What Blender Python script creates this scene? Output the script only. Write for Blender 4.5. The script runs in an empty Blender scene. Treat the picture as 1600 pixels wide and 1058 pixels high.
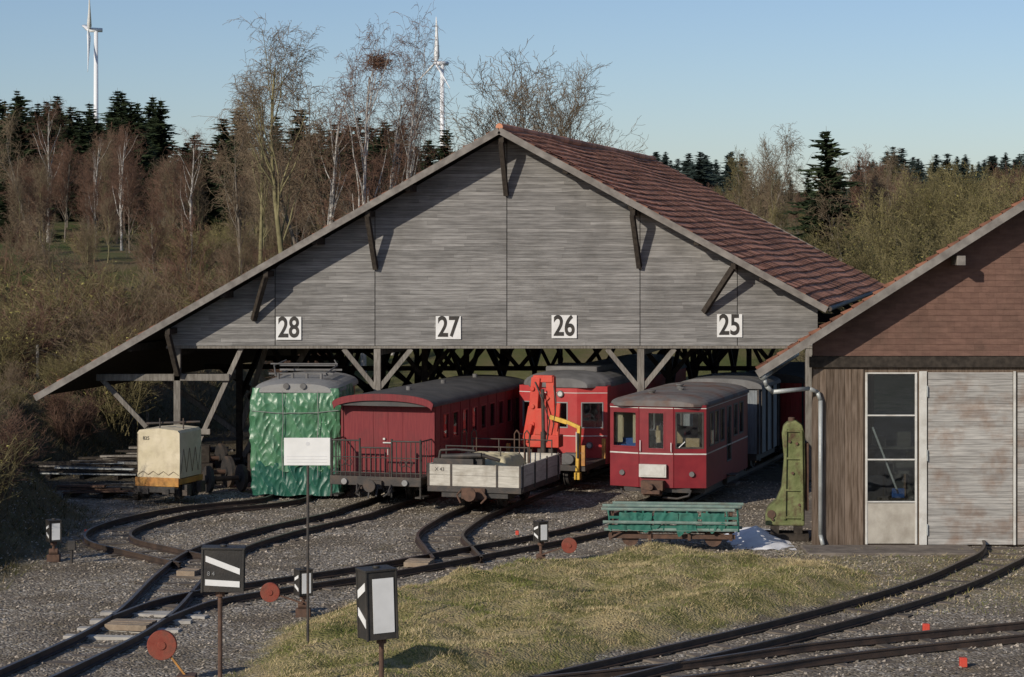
import bpy, math, random
import numpy as np
from mathutils import Vector, Matrix
from mathutils import noise as mn
random.seed(7); rng=np.random.default_rng(7)
scene=bpy.context.scene
COL=scene.collection
H=7.2; F=3600.0
def XZ(u,v,Y): return ((u-800)/F*Y, H-(v-370)/F*Y)
def GP(u,v):
    Y=H*F/(v-370); return ((u-800)/F*Y, Y)

# ------------------------------------------------------------ materials
def mat(name,c1,c2=None,sc=(1,1,1),ns=3.0,rough=.7,metal=0,bump=.15,bs=30,tint=0,grime=.25,gs=.7,gcol=(.05,.04,.03),lo=.35,hi=.65,spec=.5,coat=0):
    m=bpy.data.materials.new(name); m.use_nodes=True
    nt=m.node_tree; N=nt.nodes; L=nt.links
    b=N['Principled BSDF']; c2=c2 or c1
    tc=N.new('ShaderNodeTexCoord'); mp=N.new('ShaderNodeMapping'); mp.inputs['Scale'].default_value=sc
    L.new(tc.outputs['Object'],mp.inputs['Vector'])
    n1=N.new('ShaderNodeTexNoise'); n1.inputs['Scale'].default_value=ns; n1.inputs['Detail'].default_value=5
    L.new(mp.outputs[0],n1.inputs['Vector'])
    r=N.new('ShaderNodeMapRange'); r.inputs[1].default_value=lo; r.inputs[2].default_value=hi
    L.new(n1.outputs[0],r.inputs[0])
    mx=N.new('ShaderNodeMix'); mx.data_type='RGBA'; mx.inputs[6].default_value=(*c1,1); mx.inputs[7].default_value=(*c2,1)
    L.new(r.outputs[0],mx.inputs[0]); out=mx.outputs[2]
    if grime>0:
        n2=N.new('ShaderNodeTexNoise'); n2.inputs['Scale'].default_value=gs; n2.inputs['Detail'].default_value=7; n2.inputs['Roughness'].default_value=.65
        L.new(tc.outputs['Object'],n2.inputs['Vector'])
        r2=N.new('ShaderNodeMapRange'); r2.inputs[1].default_value=.48; r2.inputs[2].default_value=.72; r2.inputs[4].default_value=grime*1.6
        L.new(n2.outputs[0],r2.inputs[0])
        m2=N.new('ShaderNodeMix'); m2.data_type='RGBA'; m2.inputs[7].default_value=(*gcol,1)
        L.new(r2.outputs[0],m2.inputs[0]); L.new(out,m2.inputs[6]); out=m2.outputs[2]
    if tint>0:
        at=N.new('ShaderNodeAttribute'); at.attribute_name='tint'
        r3=N.new('ShaderNodeMapRange'); r3.inputs[3].default_value=1-tint; r3.inputs[4].default_value=1+tint
        L.new(at.outputs['Fac'],r3.inputs[0])
        vm=N.new('ShaderNodeVectorMath'); vm.operation='SCALE'
        L.new(out,vm.inputs[0]); L.new(r3.outputs[0],vm.inputs['Scale']); out=vm.outputs[0]
    L.new(out,b.inputs['Base Color'])
    b.inputs['Roughness'].default_value=rough; b.inputs['Metallic'].default_value=metal
    b.inputs['Specular IOR Level'].default_value=spec; b.inputs['Coat Weight'].default_value=coat
    if bump>0:
        n3=N.new('ShaderNodeTexNoise'); n3.inputs['Scale'].default_value=bs; n3.inputs['Detail'].default_value=3
        L.new(mp.outputs[0],n3.inputs['Vector'])
        bp=N.new('ShaderNodeBump'); bp.inputs['Strength'].default_value=bump; bp.inputs['Distance'].default_value=.03
        L.new(n3.outputs[0],bp.inputs['Height']); L.new(bp.outputs[0],b.inputs['Normal'])
    return m
def glassmat(name,tintc=(.85,.87,.86),refl=.13):
    m=bpy.data.materials.new(name); m.use_nodes=True; nt=m.node_tree; N=nt.nodes; L=nt.links
    N.remove(N['Principled BSDF']); o=N['Material Output']
    t=N.new('ShaderNodeBsdfTransparent'); t.inputs[0].default_value=(*tintc,1)
    g=N.new('ShaderNodeBsdfGlossy'); g.inputs['Roughness'].default_value=.04; g.inputs['Color'].default_value=(.8,.85,.9,1)
    tc=N.new('ShaderNodeTexCoord'); n=N.new('ShaderNodeTexNoise'); n.inputs['Scale'].default_value=1.5; L.new(tc.outputs['Object'],n.inputs['Vector'])
    bp=N.new('ShaderNodeBump'); bp.inputs['Strength'].default_value=.25; bp.inputs['Distance'].default_value=.05; L.new(n.outputs[0],bp.inputs['Height']); L.new(bp.outputs[0],g.inputs['Normal'])
    mx=N.new('ShaderNodeMixShader'); mx.inputs[0].default_value=refl
    L.new(t.outputs[0],mx.inputs[1]); L.new(g.outputs[0],mx.inputs[2]); L.new(mx.outputs[0],o.inputs[0]); return m

W_grey=mat('weathered_boards',(.165,.16,.153),(.285,.277,.265),sc=(.5,.5,9),ns=3,rough=.85,bump=.3,bs=8,tint=.19,grime=.4,gs=.5,gcol=(.10,.095,.088),spec=.2)
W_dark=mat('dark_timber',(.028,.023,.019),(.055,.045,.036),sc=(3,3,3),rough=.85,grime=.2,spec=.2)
W_mid=mat('grey_timber',(.16,.145,.125),(.27,.25,.22),sc=(6,6,1),rough=.85,tint=.15,spec=.2)
W_fascia=mat('fascia_board',(.17,.155,.14),(.27,.25,.225),ns=4,rough=.8,spec=.2)
W_brown=mat('brown_planks',(.085,.06,.042),(.17,.13,.10),sc=(8,8,.6),ns=3,rough=.85,tint=.3,spec=.2)
W_silver=mat('silver_planks',(.26,.25,.235),(.43,.415,.385),sc=(.6,.6,9),ns=3,rough=.8,tint=.17,grime=.6,gcol=(.22,.14,.095),gs=1.1,spec=.2)
Tile=mat('clay_tiles',(.46,.20,.12),(.64,.30,.175),sc=(2,2,2),ns=2,rough=.8,tint=.34,grime=.35,gs=.35,gcol=(.20,.11,.075),bump=.4,bs=10,spec=.15)
TileV=mat('clay_verge_tiles',(.19,.085,.055),(.27,.125,.08),sc=(2,2,2),ns=2,rough=.8,tint=.3,grime=.35,gs=1.5,gcol=(.09,.06,.045),spec=.15)
Shing=mat('red_brown_shingles',(.14,.08,.062),(.18,.105,.08),sc=(1,1,4),rough=.85,tint=.09,grime=.25,spec=.15)
White=mat('white_paint',(.78,.78,.76),(.70,.70,.68),grime=.1,gs=2,gcol=(.4,.38,.33),bump=0)
White2=mat('dirty_white_paint',(.60,.59,.55),(.5,.49,.45),grime=.3,gs=2.5,gcol=(.25,.2,.15))
Black=mat('black_paint',(.02,.018,.016),(.04,.036,.03),grime=.3,gs=4,gcol=(.08,.06,.045),rough=.6)
Iron=mat('dark_iron',(.025,.023,.022),(.06,.05,.042),rough=.65,grime=.3,gcol=(.10,.055,.03),gs=3)
Rust=mat('rusty_iron',(.07,.04,.028),(.13,.07,.045),ns=8,rough=.85,grime=.3,gs=2)
RailM=mat('rail_steel',(.035,.026,.022),(.075,.05,.038),ns=3,rough=.6,metal=.1,grime=.2)
RailT=mat('rail_top',(.10,.09,.08),(.16,.14,.12),ns=2,rough=.4,metal=.6,grime=.4,gcol=(.1,.06,.04))
SleepM=mat('old_sleeper_wood',(.085,.068,.055),(.16,.135,.11),sc=(1,8,8),rough=.9,tint=.3)
SleepC=mat('concrete_sleeper',(.34,.32,.29),(.45,.43,.39),ns=6,rough=.9,tint=.1)
PlankT=mat('tan_plank',(.24,.18,.125),(.33,.26,.185),ns=5,rough=.85,grime=.4,gs=4)
RedD=mat('deep_red_paint',(.17,.012,.018),(.215,.018,.024),rough=.45,grime=.25,gs=1.4,gcol=(.08,.025,.022),bump=.04,bs=5,spec=.35)
RedO=mat('old_red_paint',(.15,.016,.022),(.20,.028,.030),sc=(8,8,.6),rough=.6,grime=.3,gs=1.2,gcol=(.08,.03,.026),bump=.05,tint=.08,spec=.3)
RedB=mat('bright_red_paint',(.40,.032,.034),(.46,.055,.05),rough=.5,grime=.28,gs=1.5,gcol=(.18,.035,.03),bump=.04,bs=5,spec=.35)
RedC=mat('crane_red_paint',(.54,.055,.035),(.62,.09,.055),rough=.55,grime=.25,gs=3,gcol=(.2,.05,.03),spec=.3)
Yel=mat('yellow_paint',(.60,.36,.03),(.68,.42,.06),rough=.55,grime=.3,gs=4,gcol=(.2,.1,.03))
Orange=mat('orange_frame_paint',(.50,.25,.05),(.42,.18,.04),rough=.6,grime=.35,gs=4)
RoofG=mat('grey_roof_sheet',(.12,.118,.115),(.18,.175,.17),ns=2,rough=.7,grime=.4,gs=1.2,gcol=(.08,.072,.065),spec=.2)
RoofD=mat('dark_roof_sheet',(.05,.05,.052),(.085,.083,.082),ns=2,rough=.7,grime=.35,gs=1.2,gcol=(.11,.10,.09),spec=.2)
RoofR=mat('rust_stained_roof',(.12,.112,.105),(.18,.165,.155),ns=2,rough=.75,grime=.65,gs=1.1,gcol=(.15,.065,.036),spec=.2)
RoofL=mat('light_metal_roof',(.22,.22,.215),(.31,.31,.30),ns=2,rough=.5,metal=.1,grime=.4,gs=2,gcol=(.14,.12,.10))
BlueG=mat('blue_grey_boards',(.15,.17,.185),(.21,.235,.25),sc=(6,6,1),rough=.6,grime=.25,tint=.1)
Tarp=mat('green_tarpaulin',(.045,.15,.07),(.085,.21,.115),sc=(1,1,.6),ns=3,rough=.36,bump=.35,bs=7,grime=.4,gs=2.2,gcol=(.15,.25,.17))
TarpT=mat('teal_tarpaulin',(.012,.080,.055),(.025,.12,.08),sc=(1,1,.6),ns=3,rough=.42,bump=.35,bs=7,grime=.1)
TarpM=mat('matte_green_cloth',(.025,.12,.09),(.045,.17,.13),ns=4,rough=.75,bump=.6,bs=9,grime=.3,gs=4,gcol=(.06,.08,.06),spec=.2)
ProfM=mat('greenish_steel_profile',(.14,.21,.18),(.22,.29,.25),ns=4,rough=.6,metal=.1,grime=.4,gs=3,gcol=(.13,.10,.07))
Cream=mat('cream_canvas',(.56,.49,.33),(.66,.58,.42),ns=2,rough=.85,bump=.6,bs=5,grime=.3,gs=2.5,gcol=(.28,.22,.14))
TanT=mat('tan_canvas',(.5,.43,.25),(.62,.55,.37),ns=3,rough=.85,bump=.7,bs=6,grime=.3,gs=3)
Blue=mat('blue_plastic',(.04,.12,.4),(.05,.15,.45),rough=.5,grime=0)
Lime=mat('mossy_olive_paint',(.115,.135,.055),(.20,.215,.10),ns=3,rough=.85,grime=.8,gs=3.5,gcol=(.085,.055,.035),bump=.6,bs=12,spec=.15)
Galv=mat('galvanised_steel',(.34,.36,.35),(.46,.48,.47),ns=3,rough=.5,metal=.3,grime=.3,gs=2)
Conc=mat('pale_concrete',(.36,.33,.28),(.45,.42,.36),ns=3,rough=.9,grime=.4,gs=1.3,gcol=(.2,.17,.13))
ApronM=mat('apron_slab',(.12,.10,.085),(.2,.17,.14),ns=3,rough=.9,grime=.3)
Snow=mat('old_snow',(.86,.86,.88),(.78,.78,.80),ns=5,rough=.6,grime=.08,gs=4,gcol=(.45,.43,.4))
RustRed=mat('faded_red_disc',(.20,.047,.032),(.27,.078,.052),ns=6,rough=.8,grime=.4,gs=6,spec=.2)
GreyB=mat('beige_grey_plank_side',(.42,.395,.34),(.56,.53,.46),sc=(1,1,7),ns=3,rough=.75,grime=.45,gs=2,gcol=(.22,.18,.13),tint=.1)
Tur=mat('turbine_white',(.72,.74,.76),(.74,.76,.78),grime=0,bump=0,rough=.5)
Glass=glassmat('window_glass'); GlassD=glassmat('dim_window_glass',(.72,.75,.74),.18)
Inner=mat('interior_panel',(.48,.37,.22),(.58,.46,.30),grime=.1)
BarkG=mat('grey_bark',(.13,.11,.09),(.21,.185,.15),ns=3,rough=.9,grime=.2,bump=.4,spec=.1)
BarkY=mat('lichen_bark',(.17,.155,.08),(.26,.235,.13),ns=2,rough=.9,grime=.3,spec=.1)
BarkW=mat('birch_bark',(.38,.36,.33),(.52,.50,.46),sc=(1,1,3),ns=3,rough=.8,grime=.6,gs=3,gcol=(.06,.05,.045),spec=.1)
TwigR=mat('reddish_twigs',(.12,.07,.05),(.17,.105,.075),ns=1,rough=.9,grime=0,bump=0,spec=.1)
TwigB=mat('brown_twigs',(.14,.105,.07),(.20,.155,.105),ns=1,rough=.9,grime=0,bump=0,spec=.1)
TwigO=mat('olive_twigs',(.14,.12,.06),(.20,.17,.085),ns=1,rough=.9,grime=0,bump=0,spec=.1)
Bud=mat('yellow_green_buds',(.18,.165,.055),(.25,.22,.08),ns=1,rough=.8,grime=0,bump=0,tint=.3,spec=.1)
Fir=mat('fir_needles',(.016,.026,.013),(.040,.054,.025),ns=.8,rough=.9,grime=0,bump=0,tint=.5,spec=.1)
FirF=mat('haze_tinted_fir_needles',(.036,.055,.050),(.052,.072,.062),ns=.8,rough=.9,grime=0,bump=0,tint=.3,spec=.1)  # bluish cast of distance haze is mixed into this needle colour

# ------------------------------------------------------------ mesh builder
class M:
    def __init__(s): s.v=[]; s.f=[]; s.mi=[]; s.t=[]; s.st=[]
    def add(s,vs,fs,m=0,t=None):
        n=len(s.v); s.st.append((n,len(s.f))); s.v+= [tuple(p) for p in vs]; t=random.random() if t is None else t
        for f in fs: s.f.append(tuple(i+n for i in f)); s.mi.append(m); s.t.append(t)
    def box(s,x0,x1,y0,y1,z0,z1,m=0,t=None):
        s.add([(x0,y0,z0),(x1,y0,z0),(x1,y1,z0),(x0,y1,z0),(x0,y0,z1),(x1,y0,z1),(x1,y1,z1),(x0,y1,z1)],
              [(0,3,2,1),(4,5,6,7),(0,1,5,4),(1,2,6,5),(2,3,7,6),(3,0,4,7)],m,t)
    def beam(s,p,q,w,h=None,m=0):
        h=h or w; p=Vector(p); q=Vector(q); d=(q-p).normalized()
        sd=d.cross(Vector((0,0,1)))
        if sd.length<.05: sd=Vector((1,0,0))
        sd.normalize(); up=sd.cross(d).normalized(); a=sd*w/2; b=up*h/2
        vs=[p-a-b,p+a-b,p+a+b,p-a+b,q-a-b,q+a-b,q+a+b,q-a+b]
        s.add(vs,[(0,1,2,3),(7,6,5,4),(0,4,5,1),(1,5,6,2),(2,6,7,3),(3,7,4,0)],m)
    def cyl(s,p,q,r,r2=None,n=12,m=0):
        r2=r if r2 is None else r2; p=Vector(p); q=Vector(q); d=(q-p).normalized()
        a=d.cross(Vector((0,0,1)));
        if a.length<.05: a=Vector((1,0,0))
        a.normalize(); b=d.cross(a)
        vs=[]
        for c,R in((p,r),(q,r2)):
            for i in range(n):
                t=2*math.pi*i/n; vs.append(c+a*math.cos(t)*R+b*math.sin(t)*R)
        fs=[(i,(i+1)%n,n+(i+1)%n,n+i) for i in range(n)]+[tuple(range(n-1,-1,-1)),tuple(range(n,2*n))]
        s.add(vs,fs,m)
    def path(s,pts,r,n=8,m=0):
        for a,b in zip(pts[:-1],pts[1:]): s.cyl(a,b,r,n=n,m=m)
    def prism(s,pts,vec,m=0):
        n=len(pts); vec=Vector(vec); vs=[Vector(p) for p in pts]+[Vector(p)+vec for p in pts]
        s.add(vs,[tuple(range(n-1,-1,-1)),tuple(range(n,2*n))]+[(i,(i+1)%n,n+(i+1)%n,n+i) for i in range(n)],m)
    def wall(s,p0,p1,z0,z1,t,holes=(),m=0):
        p0=Vector((*p0,0)); p1=Vector((*p1,0)); d=(p1-p0); Lw=d.length; d.normalize(); inn=Vector((-d.y,d.x,0))
        xs=sorted({0,Lw,*[h[0] for h in holes],*[h[1] for h in holes]}); zs=sorted({z0,z1,*[h[2] for h in holes],*[h[3] for h in holes]})
        for a,b in zip(xs[:-1],xs[1:]):
            for c,e in zip(zs[:-1],zs[1:]):
                mx,mz=(a+b)/2,(c+e)/2
                if any(h[0]<mx<h[1] and h[2]<mz<h[3] for h in holes): continue
                A=p0+d*a;B=p0+d*b;Z=Vector((0,0,1))
                vs=[A+Z*c,B+Z*c,B+inn*t+Z*c,A+inn*t+Z*c,A+Z*e,B+Z*e,B+inn*t+Z*e,A+inn*t+Z*e]
                s.add(vs,[(0,3,2,1),(4,5,6,7),(0,1,5,4),(1,2,6,5),(2,3,7,6),(3,0,4,7)],m,.5)
    def onwall(s,p0,p1,a,b,c,e,out,th,m=0):
        p0=Vector((*p0,0)); p1=Vector((*p1,0)); d=(p1-p0).normalized(); o=Vector((d.y,-d.x,0)); Z=Vector((0,0,1))
        A=p0+d*a+o*(out-th);B=p0+d*b+o*(out-th); C=o*th
        vs=[A+C+Z*c,B+C+Z*c,B+Z*c,A+Z*c,A+C+Z*e,B+C+Z*e,B+Z*e,A+Z*e]
        s.add(vs,[(0,3,2,1),(4,5,6,7),(0,1,5,4),(1,2,6,5),(2,3,7,6),(3,0,4,7)],m,.5)
    def frame(s,p0,p1,a,b,c,e,w=.05,out=.015,th=.06,m=0):
        s.onwall(p0,p1,a-w,a,c-w,e+w,out,th,m); s.onwall(p0,p1,b,b+w,c-w,e+w,out,th,m)
        s.onwall(p0,p1,a,b,e,e+w,out,th,m); s.onwall(p0,p1,a,b,c-w,c,out,th,m)
    def split(s,name,mats,root,per=1,bevel=0):
        st=s.st+[(len(s.v),len(s.f))]
        for i in range(0,len(s.st),per):
            j=min(i+per,len(s.st)); a=M(); v0,f0=st[i]; v1,f1=st[j]
            a.v=s.v[v0:v1]; a.f=[tuple(k-v0 for k in f) for f in s.f[f0:f1]]; a.mi=s.mi[f0:f1]; a.t=s.t[f0:f1]; a.obj(name,mats,root,bevel=bevel)
    def obj(s,name,mats,root=None,label=None,bevel=0,smooth=False,loc=(0,0,0)):
        me=bpy.data.meshes.new(name); me.from_pydata(s.v,[],s.f); 
        for x in mats: me.materials.append(x)
        me.polygons.foreach_set('material_index',s.mi)
        at=me.attributes.new('tint','FLOAT','FACE'); at.data.foreach_set('value',s.t)
        if smooth: me.polygons.foreach_set('use_smooth',[True]*len(s.f))
        me.update(); o=bpy.data.objects.new(name,me); COL.objects.link(o); o.location=loc
        if root is not None: o.parent=root
        if label: o['label']=label
        if bevel: 
            md=o.modifiers.new('bev','BEVEL'); md.width=bevel; md.segments=2; md.limit_method='ANGLE'
        return o
def top(name,label,cat,loc=(0,0,0),rz=0,group=None):
    e=bpy.data.objects.new(name,None); e.empty_display_size=.3; COL.objects.link(e); e.location=loc; e.rotation_euler=(0,0,rz)
    e['label']=label; e['category']=cat
    if group: e['group']=group
    return e
def text(name,body,size,m,loc,rot,root,sx=1.0,off=0.0,ext=.004,label=None):
    cu=bpy.data.curves.new(name,'FONT'); cu.body=body; cu.size=size; cu.align_x='CENTER'; cu.align_y='CENTER'; cu.offset=off; cu.extrude=ext
    t=bpy.data.objects.new(name+'_tmp',cu); COL.objects.link(t)
    dg=bpy.context.evaluated_depsgraph_get(); me=bpy.data.meshes.new_from_object(t.evaluated_get(dg))
    COL.objects.unlink(t); bpy.data.objects.remove(t)
    me.name=name; me.materials.clear(); me.materials.append(m)
    o=bpy.data.objects.new(name,me); COL.objects.link(o); o.location=loc; o.rotation_euler=rot; o.scale=(sx,1,1); o.parent=root
    return o
def copy_thing(root,loc,rz=0,scale=(1,1,1),label=None):
    n=root.copy(); COL.objects.link(n); n.location=loc; n.rotation_euler=(0,0,rz); n.scale=scale
    if label: n['label']=label
    for c in root.children:
        k=c.copy(); COL.objects.link(k); k.parent=n
    return n
FR=(math.pi/2,0,0)

# ------------------------------------------------------------ terrain
def sm(a,b,x): 
    t=np.clip((x-a)/(b-a),0,1); return t*t*(3-2*t)
mound=[GP(*p) for p in [(350,1062),(410,990),(520,950),(640,915),(760,897),(900,876),(1060,866),(1200,876),(1385,898),(1360,925),(1180,975),(1020,1012),(880,1050),(700,1120),(400,1160)]]
def sdist(x,y,poly):
    x=np.asarray(x,float); y=np.asarray(y,float); ins=np.zeros(x.shape,bool); dm=np.full(x.shape,1e9)
    n=len(poly)
    for i in range(n):
        x0,y0=poly[i]; x1,y1=poly[(i+1)%n]
        c=((y0>y)!=(y1>y))&(x<(x1-x0)*(y-y0)/(y1-y0+1e-12)+x0); ins^=c
        t=np.clip(((x-x0)*(x1-x0)+(y-y0)*(y1-y0))/((x1-x0)**2+(y1-y0)**2),0,1)
        dm=np.minimum(dm,np.hypot(x-x0-t*(x1-x0),y-y0-t*(y1-y0)))
    return np.where(ins,dm,-dm)
def wob(x,y,s): return np.sin(x*1.7*s+1.3*np.sin(y*1.1*s))*np.cos(y*1.3*s+.7*np.sin(x*.9*s))
def bankx(y): return -10.9-3.2*sm(59,66,y)+.19*np.clip(y-67,0,30)
def hz(x,y):
    x=np.asarray(x,float); y=np.asarray(y,float)
    z=5.6*sm(97,134,y)+3.8*sm(130,360,y)+9*sm(360,700,y)+ .9*wob(x,y,.06)*sm(100,150,y)
    z=z+ 6*sm(-20,-120,x)*sm(150,330,y) + 5*sm(40,150,x)*sm(380,600,y)
    xb=bankx(y)
    z=z+ (2.0+.02*np.clip(xb-x,0,60))*sm(0,3.2,xb-x+.3*wob(x,y,.9))*sm(30,50,y)*(1-sm(110,135,y))*(1+.12*wob(x,y,1.7))
    sd=sdist(x,y,mound); z=z+sm(0,1.5,sd)*(.34+.12*wob(x,y,1.1)+.06*wob(x,y,3.1))
    near=(y<97)&(y>25)
    z=z+np.where(near,.018*wob(x,y,2.3)+.012*wob(x,y,6.0)-.02,0)
    return z
xs=np.concatenate([np.linspace(-1600,-200,12),np.linspace(-180,-26,24),np.arange(-25,25,.28),np.linspace(26,180,24),np.linspace(200,1600,12)])
ys=np.concatenate([np.linspace(-60,28,12),np.arange(29,98,.28),np.linspace(99,400,80),np.linspace(420,3200,26)])
GX,GY=np.meshgrid(xs,ys); GZ=hz(GX,GY)
nx,ny=len(xs),len(ys)
V=np.stack([GX,GY,GZ],-1).reshape(-1,3)
idx=np.arange(nx*ny).reshape(ny,nx)
Fq=np.stack([idx[:-1,:-1],idx[:-1,1:],idx[1:,1:],idx[1:,:-1]],-1).reshape(-1,4)
me=bpy.data.meshes.new('ground'); me.from_pydata(V.tolist(),[],Fq.tolist())
sd=sdist(GX,GY,mound)
gr=np.clip(sm(-.15,.5,sd+.25*wob(GX,GY,2.5)),0,1)
xb=bankx(GY)+.5
bk=sm(-.3,1.2,xb-GX+.4*wob(GX,GY,1.5))*(1-sm(92,100,GY))
gr=np.maximum(gr,.8*bk)
gr=np.maximum(gr,sm(92,97,GY))
gr=np.maximum(gr,.38*sm(5.5,7,GX)*sm(44,47,GY)*(1-sm(52,54,GY)))
far=sm(96,110,GY)
dk=np.maximum(bk*.75,.75*sm(64,69,GY)*(1-sm(90,96,GY)))  # mask that darkens ground colour on the bank and across the shed's depth
for nm,arr in(('grass',gr),('far',far),('dark_ground',dk)):
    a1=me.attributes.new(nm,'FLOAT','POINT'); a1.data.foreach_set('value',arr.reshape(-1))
me.polygons.foreach_set('use_smooth',[True]*len(Fq))
G=bpy.data.materials.new('ground_gravel_and_grass'); G.use_nodes=True; nt=G.node_tree; N=nt.nodes; L=nt.links; b=N['Principled BSDF']
b.inputs['Roughness'].default_value=.95; b.inputs['Specular IOR Level'].default_value=.1
tc=N.new('ShaderNodeTexCoord')
def noise(s,d=4,rgh=.55):
    n=N.new('ShaderNodeTexNoise'); n.inputs['Scale'].default_value=s; n.inputs['Detail'].default_value=d; n.inputs['Roughness'].default_value=rgh; L.new(tc.outputs['Object'],n.inputs['Vector']); return n.outputs[0]
def ramp(inp,*st):
    r=N.new('ShaderNodeValToRGB'); L.new(inp,r.inputs[0]); e=r.color_ramp.elements
    while len(e)<len(st): e.new(.5)
    for k,(p,c) in zip(e,st): k.position=p; k.color=(*c,1)
    return r.outputs[0]
def mixc(f,a,bb):
    m=N.new('ShaderNodeMix'); m.data_type='RGBA'
    L.new(f,m.inputs[0]); L.new(a,m.inputs[6]); L.new(bb,m.inputs[7]); return m.outputs[2]
def attr(n_): a=N.new('ShaderNodeAttribute'); a.attribute_name=n_; return a.outputs['Fac']
vo=N.new('ShaderNodeTexVoronoi'); vo.inputs['Scale'].default_value=19; L.new(tc.outputs['Object'],vo.inputs['Vector'])
sep=N.new('ShaderNodeSeparateColor'); L.new(vo.outputs['Color'],sep.inputs[0])
stone=ramp(sep.outputs[0],(0,(.12,.10,.078)),(.4,(.23,.198,.158)),(.8,(.33,.292,.24)),(1,(.60,.56,.49)))
dirt=ramp(noise(6,6),(.3,(.10,.08,.058)),(.7,(.20,.163,.122)))
gm=N.new('ShaderNodeMapRange'); gm.inputs[1].default_value=.44; gm.inputs[2].default_value=.62; gm.inputs[4].default_value=.85; L.new(noise(.45,7,.65),gm.inputs[0])
gravel=mixc(gm.outputs[0],stone,dirt)
grass=ramp(noise(1.1,8,.7),(.32,(.10,.105,.035)),(.45,(.20,.18,.07)),(.56,(.34,.28,.15)),(.72,(.20,.14,.085)))
meadow=ramp(noise(.12,8,.65),(.38,(.065,.088,.026)),(.5,(.10,.105,.038)),(.62,(.15,.12,.065)))
mm=N.new('ShaderNodeMath'); mm.operation='ADD'; mm.use_clamp=True
mr=N.new('ShaderNodeMapRange'); mr.inputs[1].default_value=.3; mr.inputs[2].default_value=.7; mr.inputs[3].default_value=-.35; mr.inputs[4].default_value=.35; L.new(noise(2.2,6,.7),mr.inputs[0])
ga=attr('grass'); L.new(ga,mm.inputs[0]); 
m0=N.new('ShaderNodeMath'); m0.operation='MULTIPLY'; L.new(mr.outputs[0],m0.inputs[0])
m1=N.new('ShaderNodeMath'); m1.operation='LESS_THAN'; m1.inputs[1].default_value=.97; L.new(ga,m1.inputs[0]); L.new(m1.outputs[0],m0.inputs[1]); L.new(m0.outputs[0],mm.inputs[1])
c=mixc(mm.outputs[0],gravel,grass); c=mixc(attr('dark_ground'),c,ramp(noise(3,7,.7),(.35,(.035,.028,.02)),(.55,(.07,.058,.035)),(.7,(.10,.10,.045)))); c=mixc(attr('far'),c,meadow); L.new(c,b.inputs['Base Color'])
bp=N.new('ShaderNodeBump'); bp.inputs['Strength'].default_value=.8; bp.inputs['Distance'].default_value=.04; bp.invert=True
L.new(vo.outputs['Distance'],bp.inputs['Height']); L.new(bp.outputs[0],b.inputs['Normal'])
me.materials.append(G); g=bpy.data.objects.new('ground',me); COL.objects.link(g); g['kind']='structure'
def hzs(x,y): return float(hz(np.array([x]),np.array([y]))[0])

def stones(name,pts,r0,r1,mat_,kind='stuff'):
    n=len(pts); oct_=np.array([(1,0,0),(-1,0,0),(0,1,0),(0,-1,0),(0,0,1),(0,0,-1)],float)
    r=rng.uniform(r0,r1,n)[:,None,None]*rng.uniform(.6,1.3,(n,6,1))
    a=rng.uniform(0,6.28,n); R=np.zeros((n,3,3)); R[:,0,0]=np.cos(a);R[:,0,1]=-np.sin(a);R[:,1,0]=np.sin(a);R[:,1,1]=np.cos(a);R[:,2,2]=.7;R[:,0,2]=.4;R[:,2,0]=-.3
    vs=np.einsum('nij,kj->nki',R,oct_)*r+pts[:,None,:]
    fs=np.array([(0,2,4),(2,1,4),(1,3,4),(3,0,4),(2,0,5),(1,2,5),(3,1,5),(0,3,5)])
    ff=(fs[None]+ (np.arange(n)*6)[:,None,None]).reshape(-1,3)
    me=bpy.data.meshes.new(name); me.from_pydata(vs.reshape(-1,3).tolist(),[],ff.tolist())
    at=me.attributes.new('tint','FLOAT','FACE'); at.data.foreach_set('value',np.repeat(rng.random(n),8))
    me.materials.append(mat_); o=bpy.data.objects.new(name,me); COL.objects.link(o); o['kind']=kind; return o
StoneM=mat('ballast_stone',(.21,.18,.145),(.36,.315,.26),ns=2,rough=.9,tint=.55,grime=0,bump=0,spec=.1)
px=rng.uniform(-14,14,26000); py=30+rng.uniform(0,1,26000)**.8*38
k=(sdist(px,py,mound)<.1)&(px>-12.5); px=px[k];py=py[k]
stones('ballast_stones',np.stack([px,py,hz(px,py)+.006],-1),.014,.042,StoneM)
def blades(name,px,py,h0,h1,w,mats_,bias=.5):
    n=len(px); z=hz(px,py)-.02; a=rng.uniform(0,6.28,n); tall=1+.5*wob(px,py,3.3); h=rng.uniform(h0,h1,n)*tall
    dx=np.cos(a)*w; dy=np.sin(a)*w; lx=rng.normal(.15,.7,n)*h; ly=rng.normal(0,.7,n)*h
    vs=np.stack([np.stack([px-dx,py-dy,z],-1),np.stack([px+dx,py+dy,z],-1),np.stack([px+lx,py+ly,z+h],-1)],1).reshape(-1,3)
    ff=np.arange(3*n).reshape(-1,3)
    me=bpy.data.meshes.new(name); me.from_pydata(vs.tolist(),[],ff.tolist())
    cl=bias+.38*wob(px,py,.8)+.28*wob(px,py,2.1)
    mi=(rng.random(n)<np.clip(cl,.06,.98)).astype(int); me.polygons.foreach_set('material_index',mi)
    at=me.attributes.new('tint','FLOAT','FACE'); at.data.foreach_set('value',rng.random(n))
    for q in mats_: me.materials.append(q)
    o=bpy.data.objects.new(name,me); COL.objects.link(o); o['kind']='stuff'; return o
GB1=mat('green_grass_blade',(.12,.145,.035),(.17,.185,.05),ns=.8,rough=.8,tint=.4,grime=0,bump=0,spec=.15)
GB2=mat('dry_grass_blade',(.40,.315,.165),(.54,.44,.255),ns=.8,rough=.8,tint=.4,grime=0,bump=0,spec=.15)
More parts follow.
